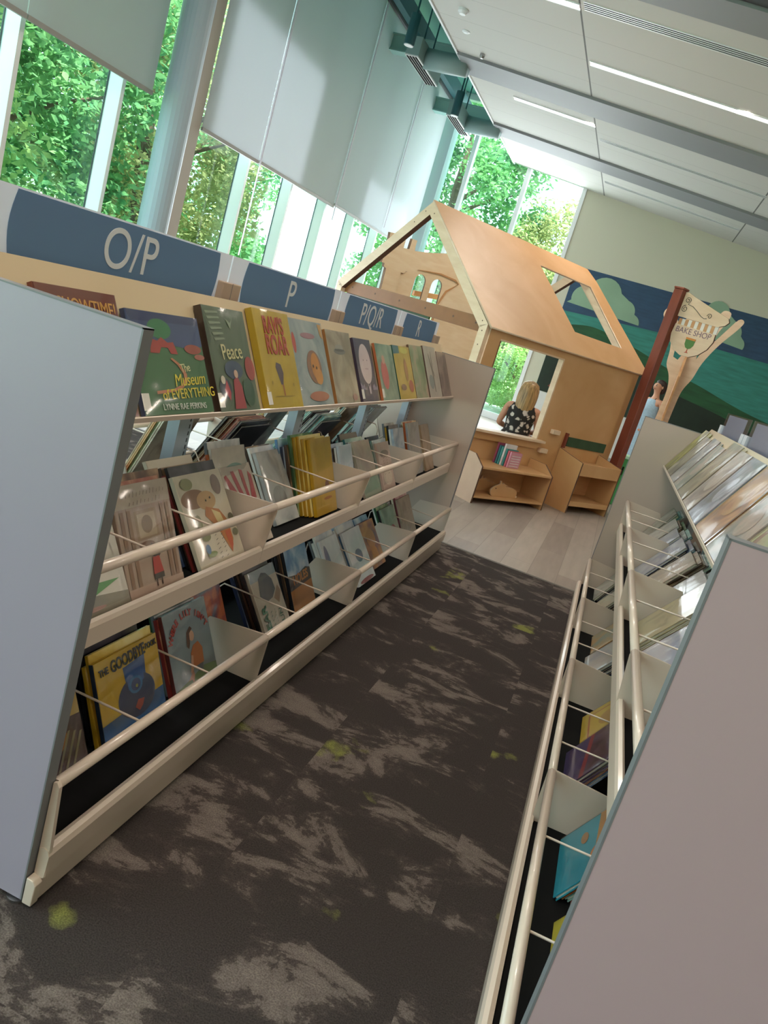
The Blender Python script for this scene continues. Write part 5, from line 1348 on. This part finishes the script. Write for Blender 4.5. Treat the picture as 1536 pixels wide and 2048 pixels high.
hb = loft([(0, .01, 1.062, .012, .012), (0, .005, 1.052, .05, .055), (0, .0, 1.025, .088, .095), (0, -.005, .97, .106, .108), (0, -.02, .91, .112, .098), (0, -.035, .85, .112, .082), (0, -.045, .79, .106, .070), (0, -.055, .74, .096, .058), (0, -.06, .70, .080, .045), (0, -.06, .675, .05, .03)], 34, .05, 11)
hb.build('hair', Mh, w2, smooth=True, M=MW)
b = MB()
for sx in (-1, 1): b.ell((sx * .034, .098, .955), .012, .006, .007)
b.build('eyes', MATS['eye_dark'], w2, M=MW)
b = MB(); b.ell((0, .105, .892), .022, .006, .006); b.build('mouth', MATS['lips'], w2, M=MW)
loft([(-.0, .12, .44, .17, .20), (0, .10, .34, .20, .24), (0, .10, .27, .20, .24)], 20).build('trousers', mat('dark_trousers', '#23242c', 0.8), w2, smooth=True, M=MW)
t = thing('child_chair', 'small dark child chair under the seated woman', 'chair', wp)
b = MB(); b.box(wp[0] - .19, wp[0] + .19, wp[1] - .20, wp[1] + .18, .225, .25); b.build('seat', M_slot, t, bevel=.01)
for sx in (-1, 1):
    for sy in (-1, 1):
        b = MB(); b.tube([(wp[0] + sx * .16, wp[1] + sy * .16, .225), (wp[0] + sx * .18, wp[1] + sy * .19, 0)], .013, 8); b.build('leg', M_metal, t)
# black rucksack at her right
t = thing('backpack', 'black backpack standing right of the seated woman behind the window', 'bag', (wp[0] + .30, wp[1] + .35, 0))
b = MB(); b.box(wp[0] + .17, wp[0] + .42, wp[1] + .28, wp[1] + .45, 0.30, .80); b.build('bag_body', mat('black_nylon', '#17181c', 0.7, noise=.3), t, bevel=.05)
b = MB(); b.box(wp[0] + .21, wp[0] + .38, wp[1] + .24, wp[1] + .285, 0.34, .56); b.build('front_pocket', MATS['black_nylon'], t, bevel=.02)
b = MB(); b.box(wp[0] + .12, wp[0] + .46, wp[1] + .22, wp[1] + .50, 0.0, .30)
tag(b.build('play_cube', M_ply, bevel=.01), 'low plywood cube carrying the black backpack', 'cube')

# chair on the window side of the left shelf
t = thing('wooden_chair', 'orange brown wooden chair by the window, glimpsed through the left shelf', 'chair', (-3.6, 9.3, 0))
b = MB(); b.box(-3.82, -3.40, 9.12, 9.52, .42, .445); b.build('seat', M_plyi, t, bevel=.01)
b = MB(); b.prism([(-3.82, 9.50, .58), (-3.40, 9.50, .58), (-3.40, 9.54, .90), (-3.82, 9.54, .90)], (0, .018, 0)); b.build('backrest', M_plyi, t)
for x in (-3.79, -3.43):
    for y, z1 in ((9.16, .42), (9.51, .90)):
        b = MB(); b.tube([(x, y, z1), (x, y, 0)], .014, 8); b.build('leg', M_slot, t)

# ------------------------------------------------------------------ outside
b = MB(); b.box(-60, -4.95, -30, 60, -.25, -.12); b.box(-4.95, 30, 15.3, 60, -.25, -.12)
o = b.build('lawn', M_grass); tag(o, kind='structure')
b = MB(); b.box(-7.2, -4.95, -10, 19.5, -.12, -.06); b.box(-4.95, 4, 15.3, 19.5, -.12, -.06)
o = b.build('terrace', M_pave); tag(o, kind='structure')
def tree(x, y, h, r, zc, mt, n, label, seed, squash=1.0, leaf=.13, kind='leafy_tree'):
    n = int(n * 2.0); leaf *= 0.62
    t = thing(kind, label, 'tree', (x, y, -.12), 'trees outside the windows')
    rn = random.Random(seed)
    b = MB()
    b.tube([(x, y, -.12), (x + .1, y, zc * .5), (x - .05, y + .1, zc), (x, y, zc + r * .7)], [.16, .13, .09, .03], 10)
    for i in range(7):
        a = rn.uniform(0, 2 * PI); z0 = zc * rn.uniform(.5, 1)
        b.tube([(x, y, z0), (x + .5 * r * math.cos(a), y + .5 * r * math.sin(a), z0 + .35 * r), (x + .85 * r * math.cos(a), y + .85 * r * math.sin(a), z0 + .5 * r)], [.06, .035, .012], 6)
    b.build('trunk', M_bark, t)
    vs = []; fs = []
    cl = []
    for i in range(70):
        while True:
            p = Vector((rn.uniform(-1, 1), rn.uniform(-1, 1), rn.uniform(-1, 1)))
            if .35 < p.length < 1: break
        cl.append((Vector((x + p.x * r, y + p.y * r, zc + p.z * (h - zc) * squash)), rn.uniform(.22, .42) * r * .8))
    for i in range(n):
        c, cr_ = cl[rn.randrange(len(cl))]
        d = Vector((rn.gauss(0, 1), rn.gauss(0, 1), rn.gauss(0, 1))).normalized() * (cr_ * rn.random() ** .4)
        p = c + d
        if p.x > -5.15 and p.y < 15.45: continue
        if p.z < .05: continue
        a = Vector((rn.gauss(0, 1), rn.gauss(0, 1), rn.gauss(0, .6))).normalized()
        q = a.cross(Vector((rn.gauss(0, 1), rn.gauss(0, 1), rn.gauss(0, 1)))).normalized()
        L = leaf * rn.uniform(.6, 1.2)
        k0 = len(vs)
        vs += [tuple(p - a * L), tuple(p + q * L * .45), tuple(p + a * L), tuple(p - q * L * .45)]
        fs.append((k0, k0 + 1, k0 + 2, k0 + 3))
    b = MB(); b.v = vs; b.f = fs; b.mi = [0] * len(fs)
    b.build('foliage', mt, t, fix=False)
    return t
tree(-8.2, 5.6, 6.6, 2.2, 3.4, M_leafA, 15000, 'bright green sunlit tree close outside the leftmost windows', 1)
tree(-9.0, 8.6, 7.0, 2.4, 3.2, M_leafB, 15000, 'deep green tree outside just left of the round column', 2)
tree(-8.3, 11.6, 5.8, 1.9, 2.9, M_leafC, 13000, 'olive yellow tree outside just right of the round column', 3, leaf=.09)
tree(-10.5, 15.8, 6.5, 2.2, 3.0, M_leafB, 11000, 'green tree outside behind the slim window bays', 4)
tree(-12.5, 3.0, 8.0, 3.0, 4.2, M_leafB, 12000, 'large tree outside at the left edge of the picture', 5, leaf=.16)
tree(-15.0, 10.0, 8.5, 3.4, 4.0, M_leafA, 12000, 'large bright tree farther back outside the column windows', 6, leaf=.18)
tree(-20.5, 27.0, 4.0, 2.0, 1.8, M_leafA, 6000, 'low round tree far off in the pale window bays', 7)
tree(-5.4, 19.8, 8.5, 2.3, 4.6, M_leafB, 16000, 'tall dark green tree outside the far corner windows', 8)
tree(-2.2, 21.0, 5.4, 2.0, 2.9, M_leafC, 13000, 'lower yellow green tree outside the far windows above the roof ridge', 9, leaf=.10)
tree(-4.6, 22.5, 4.6, 2.3, 2.0, M_leafA, 12000, 'bushy bright tree seen through the play house window', 10)
tree(-1.0, 23.5, 4.8, 2.2, 2.6, M_leafA, 9000, 'bright tree outside at the edge of the cream wall', 11)
for i, (x, y) in enumerate(((-6.4, 18.2), (-4.2, 18.4), (-2.2, 18.0))):
    tree(x, y, 1.9, 1.0, .9, (M_leafA, M_leafC, M_leafA)[i], 5000, ('green shrub by the far corner window', 'yellowish shrub in the middle of the far windows', 'green shrub nearest the mural wall outside')[i], 20 + i, leaf=.07, kind='garden_shrub')
# white outbuilding beyond the garden
t = thing('outbuilding', 'pale outbuilding with a sloping roof seen far off through the window bays', 'building', (-16, 19.5, -.12))
b = MB(); b.box(-19, -14.5, 17.5, 22.0, -.12, 2.4); b.build('wall', M_wallw, t)
b = MB(); b.prism([(-19.3, 17.2, 2.4), (-14.2, 17.2, 2.4), (-16.75, 17.2, 3.5)], (0, 5.1, 0)); b.build('roof', mat('roof_grey', '#8c9a9c', 0.7), t)

for o in THINGS:
    if '_o' in o: del o['_o']
bpy.context.view_layer.update()
